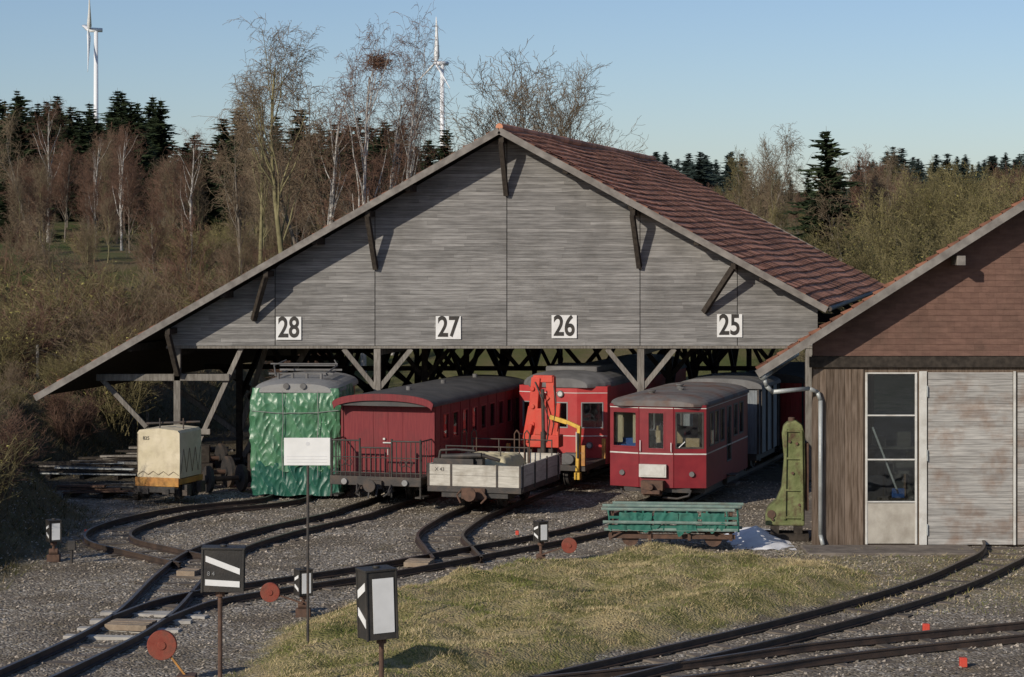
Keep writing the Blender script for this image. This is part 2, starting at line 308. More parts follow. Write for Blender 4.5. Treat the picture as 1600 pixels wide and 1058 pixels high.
GB3=mat('dark_bank_grass_blade',(.06,.06,.022),(.10,.095,.04),ns=.8,rough=.8,tint=.4,grime=0,bump=0,spec=.15)
GB4=mat('brown_bank_grass_blade',(.13,.10,.055),(.19,.15,.085),ns=.8,rough=.8,tint=.4,grime=0,bump=0,spec=.15)
qx=rng.uniform(-6,9,330000); qy=rng.uniform(32,53,330000); s_=sdist(qx,qy,mound); k=(s_+.3*wob(qx,qy,2.5)+.15*wob(qx,qy,5.5)>rng.uniform(-.1,.9,330000)); qx=qx[k][:100000]; qy=qy[k][:100000]
blades('grass',qx,qy,.025,.085,.006,[GB1,GB2],.62)
qx=rng.uniform(6,12,4500); qy=rng.uniform(44,53,4500); blades('verge_grass',qx,qy,.03,.10,.008,[GB1,GB2],.5)
qx=rng.uniform(-22,-10,60000); qy=rng.uniform(45,92,60000)
k=(qx<bankx(qy)+.4*rng.normal(0,1,len(qx))); blades('bank_grass',qx[k],qy[k],.06,.26,.014,[GB3,GB4],.55)

# ------------------------------------------------------------ tracks
def catmull(P,step=.3):
    P=[np.array(p,float) for p in P]; P=[2*P[0]-P[1]]+P+[2*P[-1]-P[-2]]; out=[]
    for i in range(1,len(P)-2):
        a,b_,c_,d=P[i-1:i+3]; n=max(2,int(np.linalg.norm(c_-b_)/step))
        for k in range(n):
            t=k/n; out.append(.5*((2*b_)+(-a+c_)*t+(2*a-5*b_+4*c_-d)*t*t+(-a+3*b_-3*c_+d)*t**3))
    out.append(P[-2]); return np.array(out)
def track(pts,label,conc=()):
    c=catmull(pts); d=np.gradient(c,axis=0); d/=np.linalg.norm(d,axis=1)[:,None]; nrm=np.stack([d[:,1],-d[:,0]],-1)
    root=top('railway_track',label,'railway track',(c[0][0],c[0][1],0),group='tracks of the rail yard'); o0=c[0]
    prof=[(-.06,0),(-.06,.015),(-.012,.03),(-.012,.095),(-.033,.105),(-.033,.135),(.033,.135),(.033,.105),(.012,.095),(.012,.03),(.06,.015),(.06,0)]
    for sgn in(-1,1):
        vs=[];fs=[];mi=[]
        for i in range(len(c)):
            for (a,z) in prof:
                p=c[i]+nrm[i]*(sgn*.535+a)-o0; vs.append((p[0],p[1],z))
        n=len(prof)
        for i in range(len(c)-1):
            for j in range(n):
                k=(j+1)%n; fs.append((i*n+j,i*n+k,(i+1)*n+k,(i+1)*n+j)); mi.append(1 if j==5 else 0)
        m=M(); m.v=vs; m.f=fs; m.mi=mi; m.t=[.5]*len(fs); m.obj('rail',[RailM,RailT],root)
    acc=0;cnt=0
    for i in range(1,len(c)):
        acc+=np.linalg.norm(c[i]-c[i-1])
        if acc>.68:
            acc=0;cnt+=1
            if cnt>95: break
            isc=any(math.hypot(c[i][0]-q[0],c[i][1]-q[1])<1.5 for q in conc)
            s2=M(); w=.95 if isc else .8+random.random()*.1; s2.box(-w,w,-.11,.11,-.10,.03 if isc else random.uniform(-.02,.014)); 
            o=s2.obj('sleeper',[SleepC if isc else SleepM],root,loc=(c[i][0]-o0[0],c[i][1]-o0[1],0)); o.rotation_euler=(0,0,math.atan2(nrm[i][1],nrm[i][0])+random.uniform(-.03,.03))
    return c
cpts=[GP(140,978),GP(370,985),GP(215,975)]
track([(-9.6,30)]+[GP(75,1048),GP(215,975),GP(285,905),GP(335,868),GP(425,838),GP(540,811)]+[(-3.75,60.5),(-1.6,67.5),(1.5,78),(3.9,90)],'rusty narrow gauge track leading into the shed beside number 27',conc=cpts)
track([GP(215,975),GP(300,945),GP(430,922),GP(600,896),GP(760,866),GP(930,832)]+[(3.75,60.7),(6,68),(9,78),(11,88)],'rusty narrow gauge track curving towards the shed beside number 25',conc=cpts)
track([GP(715,880),GP(700,862),GP(688,842),GP(715,820)]+[(-.95,59.4),(.5,64.5),(1.4,67.5),(4,76),(7,88)],'rusty narrow gauge track with a tight bend in gravel')
track([GP(315,885),GP(240,868),GP(172,850),GP(188,829),GP(290,804)]+[(-6.5,61.8),(-6.0,63.6),(-5.6,69),(-4.6,82)],'rusty narrow gauge track in a tight loop through gravel')
track([(-1.5,34),GP(960,1055),GP(1250,985),GP(1440,930),GP(1530,893),GP(1575,862),(12.0,58)],'curved narrow gauge track running to the workshop door')
track([(-.5,36)]+[GP(1080,1056),GP(1300,1024),GP(1600,992),(13,43.5),(17,45)],'narrow gauge track joining the curved workshop siding')
for (u,v,w) in[(205,982,.8),(655,884,.55),(297,898,.4)]:
    x,y=GP(u,v); m=M()
    for i in range(4): m.box(-w/2,w/2,-.3+i*.15,-.17+i*.15,0,.10+random.uniform(0,.02))
    m.obj('track_crossing_board',[PlankT],top('crossing_boards','short tan timber boards laid between the rails','boards',(x,y,.01),-.2))

# ------------------------------------------------------------ big shed
SY=68.0; KX=.222; shed=top('train_shed','large open timber train shed with clay tile roof and numbered gable','shed',(0,SY,0))
def sh(x,d,z): return (x+KX*d,d,z)
RY=67.1; fx=lambda u: (u-800)/F*RY
pkx,pkz=fx(780),H+170/F*RY; lx,lz=fx(55),H-248/F*RY; rx,rz_=fx(1292),H-110/F*RY
D0=-.9; D1=27.2
pk0=pkx-KX*D0; l0=lx-KX*D0; r0=rx-KX*D0
def zroof(x0): return pkz-(pk0-x0)*(pkz-lz)/(pk0-l0) if x0<pk0 else pkz-(x0-pk0)*(pkz-rz_)/(r0-pk0)
m=M()
for side,(e0,ez) in enumerate(((l0,lz),(r0,rz_))):
    n=40 if side==0 else 29; seg=84
    dirv=Vector((e0-pk0,0,ez-pkz)); nn=Vector((-dirv.z,0,dirv.x)).normalized()
    if nn.z<0: nn=-nn
    for i in range(n):
        rowt=random.uniform(-.12,.12)
        for j in range(seg):
            t0=i/n; t1=(i+1)/n+.002; d0=D0+(D1-D0)*j/seg; d1=D0+(D1-D0)*(j+1)/seg
            jt=random.uniform(-.006,.014); sag=.04*math.sin(d0*.5+i*.25)*(1 if j>1 else .3)
            A=Vector((pk0,0,pkz))+dirv*t0; B=Vector((pk0,0,pkz))+dirv*t1
            a0=A+nn*(.0+jt+sag); b0=B+nn*(.05+jt+sag)
            P=[sh(a0.x,d0,a0.z),sh(b0.x,d0,b0.z),sh(b0.x,d1,b0.z),sh(a0.x,d1,a0.z)]
            bl=B+nn*(-.01); al=A+nn*(-.02)
            P+=[sh(bl.x,d0,bl.z),sh(bl.x,d1,bl.z),sh(al.x,d0,al.z)]
            fs=[(0,1,2,3),(1,4,5,2)]
            if j==0: fs.append((0,6,4,1))
            m.add(P,fs,1 if j==0 else 0,min(1,max(0,random.random()+rowt)))
roof=m.obj('roof',[Tile,TileV],shed)
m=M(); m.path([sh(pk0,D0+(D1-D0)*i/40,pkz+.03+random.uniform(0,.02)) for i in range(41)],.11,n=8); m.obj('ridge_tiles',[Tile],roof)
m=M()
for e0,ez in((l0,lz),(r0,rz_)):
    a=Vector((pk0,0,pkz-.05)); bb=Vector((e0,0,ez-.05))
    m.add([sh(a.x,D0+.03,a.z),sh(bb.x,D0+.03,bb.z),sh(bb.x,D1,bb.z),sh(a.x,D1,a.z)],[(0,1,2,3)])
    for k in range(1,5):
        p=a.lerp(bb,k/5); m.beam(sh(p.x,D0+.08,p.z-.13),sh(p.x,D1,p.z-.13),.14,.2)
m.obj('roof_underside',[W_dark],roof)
m=M()
for e0,ez in((l0,lz),(r0,rz_)):
    for dd in(D0-.03,D1+.03):
        m.beam(sh(pk0,dd,pkz-.075),sh(e0,dd,ez-.075),.05,.19)
m.split('rake_board',[W_fascia],roof)
m=M(); m.cyl(sh(r0+.08,D0,rz_-.05),sh(r0+.08,D1,rz_-.05),.07); m.obj('gutter',[Iron],roof)
gb=H-170/F*SY; gx0=(262-800)/F*SY; gx1=(1278-800)/F*SY
seams=[gx0]+[(u-800)/F*SY for u in(430,586,792,1000,1152)]+[gx1]
m=M(); bh=.108
for a,b_ in zip(seams[:-1],seams[1:]):
    z=gb
    while z<pkz:
        zc=z+bh
        sl_l=(pkz-lz)/(pk0-l0); sl_r=(pkz-rz_)/(r0-pk0); top_=pkz-.14
        xl0=pk0-(top_-z)/sl_l; xr0=pk0+(top_-z)/sl_r; xl1=pk0-(top_-zc)/sl_l; xr1=pk0+(top_-zc)/sl_r
        A0=max(a+.012,xl0);B0=min(b_-.012,xr0);A1=max(a+.012,xl1);B1=min(b_-.012,xr1)
        if B0-A0>.02 and B1>A1:
            cuts=[0,1] if B0-A0<2.5 else [0,random.uniform(.25,.75),1]
            for c0,c1 in zip(cuts[:-1],cuts[1:]):
                yo=random.uniform(-.003,.003); e0=.002 if c0>0 else 0
                a0_,b0_,a1_,b1_=A0+(B0-A0)*c0+e0,A0+(B0-A0)*c1,A0+(B0-A0)*c0+e0,A0+(B0-A0)*c1
                if c0==0: a1_=A1
                if c1==1: b1_=B1
                if b1_<=a1_: continue
                m.add([(a0_,-.026+yo,z),(b0_,-.026+yo,z),(b1_,-.018+yo,zc-.006),(a1_,-.018+yo,zc-.006),(a0_,.02,z),(b0_,.02,z),(b1_,.02,zc-.006),(a1_,.02,zc-.006)],[(0,1,2,3),(4,7,6,5),(0,4,5,1),(3,2,6,7),(0,3,7,4),(1,5,6,2)],0)
        z=zc
gab=m.obj('gable_wall',[W_grey],shed)
m=M(); m.prism([(gx0,.025,gb+.01),(gx1,.025,gb+.01),(gx1,.025,zroof(gx1)-.16),(pk0,.025,pkz-.16),(gx0,.025,zroof(gx0)-.16)],(0,.04,0)); m.obj('backing_board',[W_dark],gab)
m=M(); m.box(gx0-.05,gx1,-.0,.26,gb-.09,gb-.003); m.obj('gable_beam',[W_mid],shed,bevel=.01)
for s,u,v in(('28',451,513),('27',700.5,512),('26',881.5,510.5),('25',1140,509)):
    x,z=XZ(u,v,SY-.06); m=M(); m.box(x-.37,x+.37,-.065,-.045,z-.34,z+.34); o=m.obj('number_sign',[White],shed,label='white square board with black number '+s)
    text('numeral',s,.84,Black,(x,-.068,z),FR,o,sx=.76,off=.018)
for (u0,v0,u1,v1) in((783,218,791,305),(574,334,587,420),(988,332,999,418),(1145,416,1100,488),(415,428,396,500),(262,518,278,586)):
    x0,z0=XZ(u0,v0,SY-.78); x1,z1=XZ(u1,v1,SY-.08)
    m=M(); m.beam((x0,-.78,z0-.06),(x1,-.08,z1),.14,.16)
    m.beam((x0,-.84,z0+.0),(x0+.1,-.02,z0+.0),.15,.17)
    m.obj('roof_bracket',[W_dark],shed,bevel=.01)
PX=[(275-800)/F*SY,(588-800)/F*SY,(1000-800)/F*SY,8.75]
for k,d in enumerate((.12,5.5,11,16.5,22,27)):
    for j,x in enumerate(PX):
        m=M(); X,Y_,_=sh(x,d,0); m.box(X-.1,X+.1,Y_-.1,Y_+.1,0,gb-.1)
        m.obj('post',[W_mid if k==0 else W_dark],shed,bevel=.012)  # posts behind the front row take a darker colour, painting in the interior shade
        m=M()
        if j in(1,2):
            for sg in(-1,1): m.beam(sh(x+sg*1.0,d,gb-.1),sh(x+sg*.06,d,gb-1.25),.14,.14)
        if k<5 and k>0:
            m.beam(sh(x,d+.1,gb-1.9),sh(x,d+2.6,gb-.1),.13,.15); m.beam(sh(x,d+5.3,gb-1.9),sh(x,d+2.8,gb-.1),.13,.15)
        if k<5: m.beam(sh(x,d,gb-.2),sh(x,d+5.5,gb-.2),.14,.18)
        if m.v: m.obj('brace',[W_mid if k==0 and j in(1,2) else W_dark],shed)  # inner braces darkened in colour for the gloom under the roof
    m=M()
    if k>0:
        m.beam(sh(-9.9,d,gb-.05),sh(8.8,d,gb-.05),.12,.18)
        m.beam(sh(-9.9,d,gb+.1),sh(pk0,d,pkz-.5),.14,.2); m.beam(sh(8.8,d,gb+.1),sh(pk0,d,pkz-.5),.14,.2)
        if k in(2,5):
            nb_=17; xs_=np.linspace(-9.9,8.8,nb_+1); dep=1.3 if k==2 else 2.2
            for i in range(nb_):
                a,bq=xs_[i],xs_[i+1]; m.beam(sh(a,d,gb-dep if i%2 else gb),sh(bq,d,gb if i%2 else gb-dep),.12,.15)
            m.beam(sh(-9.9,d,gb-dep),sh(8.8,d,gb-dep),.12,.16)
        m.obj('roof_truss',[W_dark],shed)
m=M(); zb=H-220/F*SY
m.beam((XZ(150,590,SY)[0],.1,zb),(XZ(358,590,SY)[0],.1,zb),.16,.2)
m.beam((*[XZ(378,545,SY)[0],.2],gb),(XZ(310,690,SY)[0],.2,XZ(0,690,SY)[1]),.14,.14)
m.beam((XZ(155,585,SY)[0],.15,zb),(XZ(228,668,SY)[0],.15,XZ(0,668,SY)[1]),.14,.14)
m.beam((XZ(228,672,SY)[0],.1,XZ(0,675,SY)[1]),(XZ(328,672,SY)[0],.1,XZ(0,675,SY)[1]),.14,.16)
m.obj('lean_to_frame',[W_mid],shed,bevel=.01)
for d in(5.5,11,16.5,22,27):
    m=M(); m.beam(sh(-13,d,2.75),sh(-9.9,d,2.75),.14,.18); m.beam(sh(-12.4,d,2.7),sh(-9.9,d,.9),.14,.16); m.beam(sh(-9.0,d,gb-.1),sh(-9.9,d,1.0),.14,.16); m.beam(sh(-7.6,d,gb-.1),sh(-9.8,d,.2),.14,.16); m.beam(sh(-9.7,d,2.2),sh(-7.4,d,.1),.14,.16)
    m.obj('lean_to_brace',[W_mid if d<6 else W_dark],shed)  # deeper frames use the dark colour to paint in shade

# ------------------------------------------------------------ workshop building
WY=53.7; ws=top('workshop_building','workshop with red brown shingle gable, plank doors and tiled roof','building',(0,WY,0))
wx=lambda u:(u-800)/F*WY; wz=lambda v:H-(v-370)/F*WY
def wsx(x,d,z): return (x+KX*d,d,z)
ex,ez=(1195-800)/F*52.9,H-208/F*52.9; sl_=.634; px_=15.6; pz=ez+sl_*(px_-ex); ex2=2*px_-ex
m=M()
x=wx(1270); 
while x<wx(1349)-.02:
    w=random.uniform(.12,.16); x2=min(x+w,wx(1349)); m.box(x+.004,x2-.004,-.025+random.uniform(-.004,.004),0,.02,wz(577)); x=x2
m.obj('plank_wall',[W_brown],ws)
m=M(); L0=wx(1270)
Wd=ex2-1.2-L0
m.wall((L0,.02),(L0+Wd,.02),0,wz(556),.15,[(wx(1352)-L0,wx(1433)-L0,.02,wz(582)),(wx(1450)-L0,wx(1582)-L0,.02,wz(582)),(wx(1597)-L0,wx(1597)-L0+2.2,.02,wz(582))])
m.wall((L0+KX*9.5,9.5),(L0,0.2),0,wz(556),.15,[(2,4,1.2,3.2),(5.5,7.5,1.2,3.2)]); m.wall((L0+Wd,.2),(L0+Wd+KX*9.5,9.5),0,wz(556),.15); m.wall((L0+Wd+KX*9.5,9.6),(L0+KX*9.5,9.6),0,wz(556),.15,[(Wd-6,Wd-3.4,1.0,3.4),(Wd-3,Wd-.8,1.0,3.4)])
m.obj('wall',[W_brown],ws)
m=M(); m.box(wx(1264),L0+Wd,-.09,-.03,wz(574),wz(557)); m.obj('lintel_beam',[W_dark],ws,bevel=.01)
m=M(); z=wz(556); sh_h=.135
while z<pz-.3:
    xl=ex+ (z+.12-ez)/sl_+.03; xl=max(xl,L0); xr=2*px_-xl
    x=xl-random.random()*.2
    while x<min(xr,13.5):
        x2=x+random.uniform(.15,.24); a=max(x,xl+0.0)
        zc=z+sh_h; xl1=max(ex+(zc+.1-ez)/sl_+.03,L0)
        if x2>a: m.add([(a+.001,-.042,z),(x2-.001,-.042,z),(x2-.001,-.03,zc),(max(a,min(xl1,x2-.004))+.001,-.03,zc),(a+.001,-.02,z),(x2-.001,-.02,z)],[(0,1,2,3),(0,4,5,1)])
        x=x2
    z+=sh_h
m.prism([(L0,-.015,wz(556)),(ex2-1.2,-.015,wz(556)),(ex2-1.2,-.015,wz(556)+.3),(px_,-.015,pz-.15),(L0,-.015,ez+sl_*(L0-ex)-.15)],(0,.1,0))
m.obj('gable_wall',[Shing],ws)
m=M()
for (e_,s_) in((ex,1),(ex2,-1)):
    n=40; dv=Vector((px_-e_,0,pz-ez)); nn=Vector((-dv.z*1,0,dv.x)).normalized(); nn=nn if nn.z>0 else -nn
    for i in range(n):
        for j in range(24):
            d0=-.8+11*j/24; d1=-.8+11*(j+1)/24; A=Vector((e_,0,ez))+dv*(i/n); B=Vector((e_,0,ez))+dv*((i+1)/n+.002)
            jt=random.uniform(-.01,.012); a0=A+nn*(.09+jt); b0=B+nn*(.04+jt); al=A+nn*.01; bl=B-nn*.01
            P=[wsx(a0.x,d0,a0.z),wsx(b0.x,d0,b0.z),wsx(b0.x,d1,b0.z),wsx(a0.x,d1,a0.z),wsx(al.x,d0,al.z),wsx(al.x,d1,al.z),wsx(bl.x,d0,bl.z)]
            m.add(P,[(0,1,2,3),(0,3,5,4)]+([(0,4,6,1)] if j==0 else []),1 if j==0 else 0)
wr=m.obj('roof',[Tile,TileV],ws)
m=M()
for e_ in(ex,ex2):
    m.add([wsx(e_,-.78,ez-.03),wsx(px_,-.78,pz-.03),wsx(px_,10.2,pz-.03),wsx(e_,10.2,ez-.03)],[(0,1,2,3)])
m.obj('roof_underside',[W_dark],wr)
m=M()
for e_ in(ex,ex2): m.beam(wsx(e_-.0,-.8,ez-.10),wsx(px_,-.8,pz-.10),.05,.18)
m.split('rake_board',[W_fascia],wr)
x,z=XZ(1499,407,WY-.5); m=M(); m.box(x-.1,x+.1,-.75,-.02,z-.11,z+.11); m.obj('purlin_end',[W_fascia],ws,bevel=.01)
m=M(); m.path([(ex-.05,-.78,ez-.16),(ex+2,9.5,ez-.16)],.08,n=12)
pp=[(ex+.0,-.72,ez-.2),(ex+.05,-.7,ez-.38),(ex+.2,-.6,ez-.52),(wx(1262),-.25,wz(606)),(wx(1276),-.14,wz(612)),(wx(1281),-.12,wz(625)),(wx(1281),-.12,wz(835)),(wx(1284),-.2,wz(850))]
m.path(pp,.05,n=12); m.obj('downpipe',[Galv],ws,smooth=True)
A,B=wx(1352),wx(1433)
m=M(); 
m.box(A,A+.05,-.02,.06,.03,wz(582)); m.box(B-.05,B,-.02,.06,.03,wz(582))
for v in(582,648,717,783): m.box(A+.05,B-.05,-.015,.055,wz(v)-.035,wz(v)+.0)
wfr=m.obj('window',[White2],ws,bevel=.006)
m=M(); m.box(A+.05,B-.05,.012,.02,wz(783),wz(583)); m.obj('pane',[GlassD],wfr)
m=M(); m.box(A+.05,B-.05,-.005,.04,.05,wz(784)-.036); m.obj('lower_panel',[Conc],wfr)
m=M(); m.box(wx(1436),wx(1448),-.05,-.0,.02,wz(580)); m.box(wx(1583),wx(1587),-.05,-.0,.02,wz(580)); m.split('door_frame',[White2],ws,bevel=.01)
for (a,b_) in((wx(1450),wx(1582)),(wx(1590),wx(1590)+2.1)):
    m=M(); z=.03
    while z<wz(583):
        h=random.uniform(.125,.145); m.box(a,b_,-.03+random.uniform(-.004,.004),.02,z,min(z+h-.006,wz(582))); z+=h
    dd=m.obj('door',[W_silver],ws)
    if a<wx(1500):
        for v in(612,712,828):
            m=M(); m.beam((a-.03,-.07,wz(v)-.12),(a-.03,-.07,wz(v)+.12),.03); m.cyl((a-.03,-.07,wz(v)+.12),(a-.03,-.03,wz(v)+.12),.02); m.obj('hinge',[Galv],dd)
    else:
        m=M(); m.box(a+.2,a+.23,-.08,-.03,1,1.3); m.obj('handle',[Galv],dd)
m=M(); m.box(L0+.15,20,.2,9.3,-.01,.006); m.obj('floor',[ApronM],ws)
m=M()
for i in range(3): m.box(8.4+i*.5,8.8+i*.5,1.0,1.3,0,1.5+.3*i)
m.box(8.3,10,.5,.9,2.2,2.26); m.box(8.5,8.8,.6,.8,2.262,2.5); m.box(9.1,9.4,.6,.8,2.262,2.6); m.box(9.0,9.35,.5,.7,1.62,1.9)
m.obj('shelf_unit',[RoofG],ws)
sv=top('snow_shovel','blue snow shovel with white handle leaning behind a window','shovel',(wx(1395),WY+.14,1.0))
m=M(); m.beam((-.45,0,1.75),(.15,0,.2),.04); m.obj('handle',[White],sv); m=M(); m.box(.0,.30,-.02,.04,.10,.32); m.obj('blade',[Blue],sv,bevel=.02)
m=M(); m.box(-.3,.4,-.03,.35,-1,.095); m.obj('stand_box',[W_brown],sv)
ap=M(); ap.box(wx(1250),wx(1510),-1.5,-.1,-.05,.035); ap.obj('threshold_slab',[ApronM],ws,bevel=.02)

# ------------------------------------------------------------ vehicles
wm=M()
wm.cyl((-.05,0,0),(.05,0,0),.36,n=28); wm.cyl((.05,0,0),(.08,0,0),.40,n=28); wm.cyl((-.09,0,0),(-.05,0,0),.10,n=14)
for k_ in range(8):
    t=k_*math.pi/4; wm.beam((-.06,math.cos(t)*.1,math.sin(t)*.1),(-.06,math.cos(t)*.3,math.sin(t)*.3),.03)
WMESH=None
def wheels(root,ys,r=.38,mat_=Rust):
    global WMESH
    if WMESH is None:
        o=wm.obj('wheel',[Iron],root); WMESH=o.data; bpy.data.objects.remove(o)
    for y in ys:
        for sg in(-1,1):
            o=bpy.data.objects.new('wheel',WMESH); COL.objects.link(o); o.parent=root; o.location=(sg*.53,y,.135+r); s=r/.38; o.scale=(-sg,s,s)
    for y in ys:
        m=M(); m.cyl((-.55,y,.135+r),(.55,y,.135+r),.06)
        for sg in(-1,1): m.box(sg*.72-.07,sg*.72+.07,y-.14,y+.14,.135+r-.14,.135+r+.15)
        m.obj('axle',[Iron],root)
def sheetroof(hw,y0,y1,z,rise,fl=0.,fw=.55,n=14,th=.05,pw=.75,fz=.5):
    m=M(); ys_=[y0]
    if fl: ys_=[y0+fl*t for t in(0,.12,.3,.55,.8,1)]
    ys_=list(ys_)+list(np.linspace(ys_[-1]+.5,y1,8))
    secs=[]
    for y in ys_:
        t=1 if not fl else min(1,(y-y0)/fl); w=hw*(fw+(1-fw)*math.sin(t*math.pi/2)) if fl else hw; r=rise*(fz+(1-fz)*math.sin(t*math.pi/2)) if fl else rise
        s=[(w,y,z-th)]
        for i in range(n+1):
            a=math.pi*i/n; s.append((w*math.copysign(abs(math.cos(a))**pw,math.cos(a)),y,z+r*math.sin(a)**1.0))
        s.append((-w,y,z-th)); secs.append(s)
    k=len(secs[0]); vs=[p for s in secs for p in s]; fs=[]
    for i in range(len(secs)-1):
        for j in range(k): fs.append((i*k+j,i*k+(j+1)%k,(i+1)*k+(j+1)%k,(i+1)*k+j))
    fs.append(tuple(range(k-1,-1,-1))); fs.append(tuple(range((len(secs)-1)*k,len(secs)*k))); m.add(vs,fs,0,.5); return m
TH=-math.atan(.3)
def windows(root,p0,p1,hs,fm,w=.04,gm=Glass,out=.012):
    for h in hs:
        m=M(); m.frame(p0,p1,h[0]+.03,h[1]-.03,h[2]+.03,h[3]-.03,w,out,.06); o=m.obj('window',[fm],root)
        g_=M(); g_.onwall(p0,p1,h[0]+.03,h[1]-.03,h[2]+.03,h[3]-.03,-.02,.006); g_.obj('pane',[gm],o)
def buffergear(root,z=.62,y=0,mat_=Iron,side=False):
    m=M(); m.box(-.22,.22,y-.12,y+.1,z-.12,z+.1); m.cyl((0,y-.42,z),(0,y-.1,z),.07); m.cyl((0,y-.46,z),(0,y-.42,z),.17,n=16)
    m.cyl((-.28,y-.3,z-.08),(-.28,y,z-.02),.03); m.beam((.12,y-.25,z-.3),(.12,y-.1,z),.05); m.beam((-.12,y-.2,z-.35),(-.12,y-.05,z),.04)
    m.path([(-.5,y-.02,z),(-.45,y-.18,z-.25),(-.35,y-.2,z-.3)],.025); m.path([(.45,y-.02,z),(.42,y-.18,z-.22),(.3,y-.2,z-.3)],.025)
    return m.obj('coupling',[mat_],root,bevel=.006)

# --- car 25
c25=top('railway_trailer_car','deep red rail passenger trailer car with white lines and rusty roof','railway carriage',(3.82,61.1,0),TH)
W2=1.31; Lc=6.0; z0,z1=.55,2.74
FP=[(-W2,.22),(-.47,0),(.47,0),(W2,.22)]
fl=math.hypot(W2-.47,.22)
hl=[(.08,fl-.06,1.60,2.55)]; hc=[(.24,.70,1.56,2.55)]; hr=[(.06,fl-.08,1.60,2.55)]
sw=[(.45,.95,1.62,2.52),(1.1,1.65,1.62,2.52),(1.85,2.4,1.62,2.52),(2.75,3.35,1.0,2.52),(3.7,4.25,1.62,2.52),(4.5,5.1,1.62,2.52)]
m=M(); m.wall(FP[0],FP[1],z0,z1,.06,hl); m.wall(FP[1],FP[2],z0,z1,.06,hc); m.wall(FP[2],FP[3],z0,z1,.06,hr)
m.wall((W2,.22),(W2,Lc),z0,z1,.06,sw); swl=[(Lc-.22-b_,Lc-.22-a,c_,d_) for a,b_,c_,d_ in sw]; m.wall((-W2,Lc),(-W2,.22),z0,z1,.06,swl); m.wall((W2,Lc),(-W2,Lc),z0,z1,.06,[(.3,1.0,1.7,2.5),(1.6,2.3,1.7,2.5)])
body=m.obj('body',[RedD],c25)
m=M()
for i in range(3):
    ln=[fl,.94,fl][i]; 
    for za,zb_ in((1.43,1.465),(2.645,2.665)): m.onwall(FP[i],FP[i+1],0,ln,za,zb_,.006,.005)
for za,zb_ in((1.43,1.465),(2.645,2.665)): m.onwall((W2,.22),(W2,Lc),0,Lc-.22,za,zb_,.006,.005)
m.obj('white_line',[White2],body)
m=M()
for i in range(3): m.onwall(FP[i],FP[i+1],0,[fl,.94,fl][i],2.675,2.735,.02,.019)
for p in(FP[1],FP[2]): m.cyl((p[0],p[1]-.004,z0),(p[0],p[1]-.004,z1),.014,n=8)
m.obj('trim',[RedD],body)
windows(c25,FP[0],FP[1],hl,RedD); windows(c25,FP[1],FP[2],hc,RedD); windows(c25,FP[2],FP[3],hr,Iron); windows(c25,(W2,.22),(W2,Lc),sw,RoofG); windows(c25,(-W2,Lc),(-W2,.22),swl,RoofG)
m=sheetroof(W2+.04,-.06,Lc+.03,z1+.015,.23,fl=.6,fw=.76,fz=.45); ro=m.obj('roof',[RoofR],c25,smooth=False)
for (x,y) in((-.35,1.0),(.15,2.4),(-.2,3.8)):
    m=M(); m.cyl((x,y,2.92),(x,y,3.03),.08,n=14); m.cyl((x,y,3.03),(x,y,3.06),.12,n=14); m.obj('roof_vent',[RoofG],ro)
m=M(); m.box(-W2+.07,W2-.07,.45,Lc-.07,z0+.02,z0+.1); m.box(-W2+.08,W2-.08,2.6,2.64,z0+.1,1.5); 
for y in(1.6,3.6,5.2):
    for x in(-.8,.8): m.box(x-.4,x+.4,y,y+.12,z0+.1,1.75)
m.box(-1.2,-.55,1.1,1.14,z0+.1,2.6); m.box(.5,1.2,3.0,3.04,z0+.1,2.6)
m.obj('interior',[Inner],c25)
m=M(); m.box(-1.2,-1.0,.36,.39,1.7,2.5); m.obj('curtain',[Cream],c25); m=M(); m.box(-.68,-.56,.2,.23,1.7,2.5); m.obj('curtain',[Cream],c25)
m=M(); m.box(-1.2,-.6,.5,.8,1.2,1.80); m.obj('seat',[Blue],c25)
m=M(); m.box(-.44,.3,-.12,-.02,.83,1.17); m.box(-.40,.26,-.13,-.121,.87,1.13); m.obj('gangway_box',[White2],c25,bevel=.02)
for pth in ([(.42,-.03,1.5),(.42,-.06,1.55),(.42,-.06,1.75)],[(-.42,-.03,1.5),(-.42,-.06,1.53),(-.42,-.06,1.8)],[(.62,.0,1.62),(.78,.02,1.78)]):
    m=M(); m.path(pth,.012); m.obj('handrail',[White],c25)
for x in(-.95,.95):
    m=M(); m.cyl((x,.06,.92),(x,.16,.92),.07,n=16); m.obj('lamp',[RoofG],c25)
m=M(); m.box(-W2+.1,W2-.1,.5,Lc-.1,.38,z0-.003); m.box(-.9,.9,.1,.5,.42,.54)
m.path([(-.95,.0,.5),(-.9,-.05,.36),(-.75,-.08,.30)],.03); m.path([(.95,.0,.5),(.9,-.05,.36),(.6,-.08,.28),(.2,-.08,.3)],.03)
m.obj('underframe',[Iron],c25); m=M(); m.cyl((-.05,-.5,.6),(-.05,0,.6),.08); m.box(-.35,.25,-.3,-.02,.5,.75); m.box(-.3,.2,-.45,-.2,.42,.52); m.cyl((-.3,-.2,.4),(.2,-.2,.4),.05); m.obj('coupling',[Rust],c25,bevel=.01)
wheels(c25,(1.5,4.7))
m=M(); m.box(W2+.02,W2+.25,2.95,3.6,.35,.4); m.box(W2+.02,W2+.25,2.95,3.6,.6,.64); m.box(W2-.1,W2+.02,2.95,3.0,.35,.66); m.obj('step',[Iron],c25)

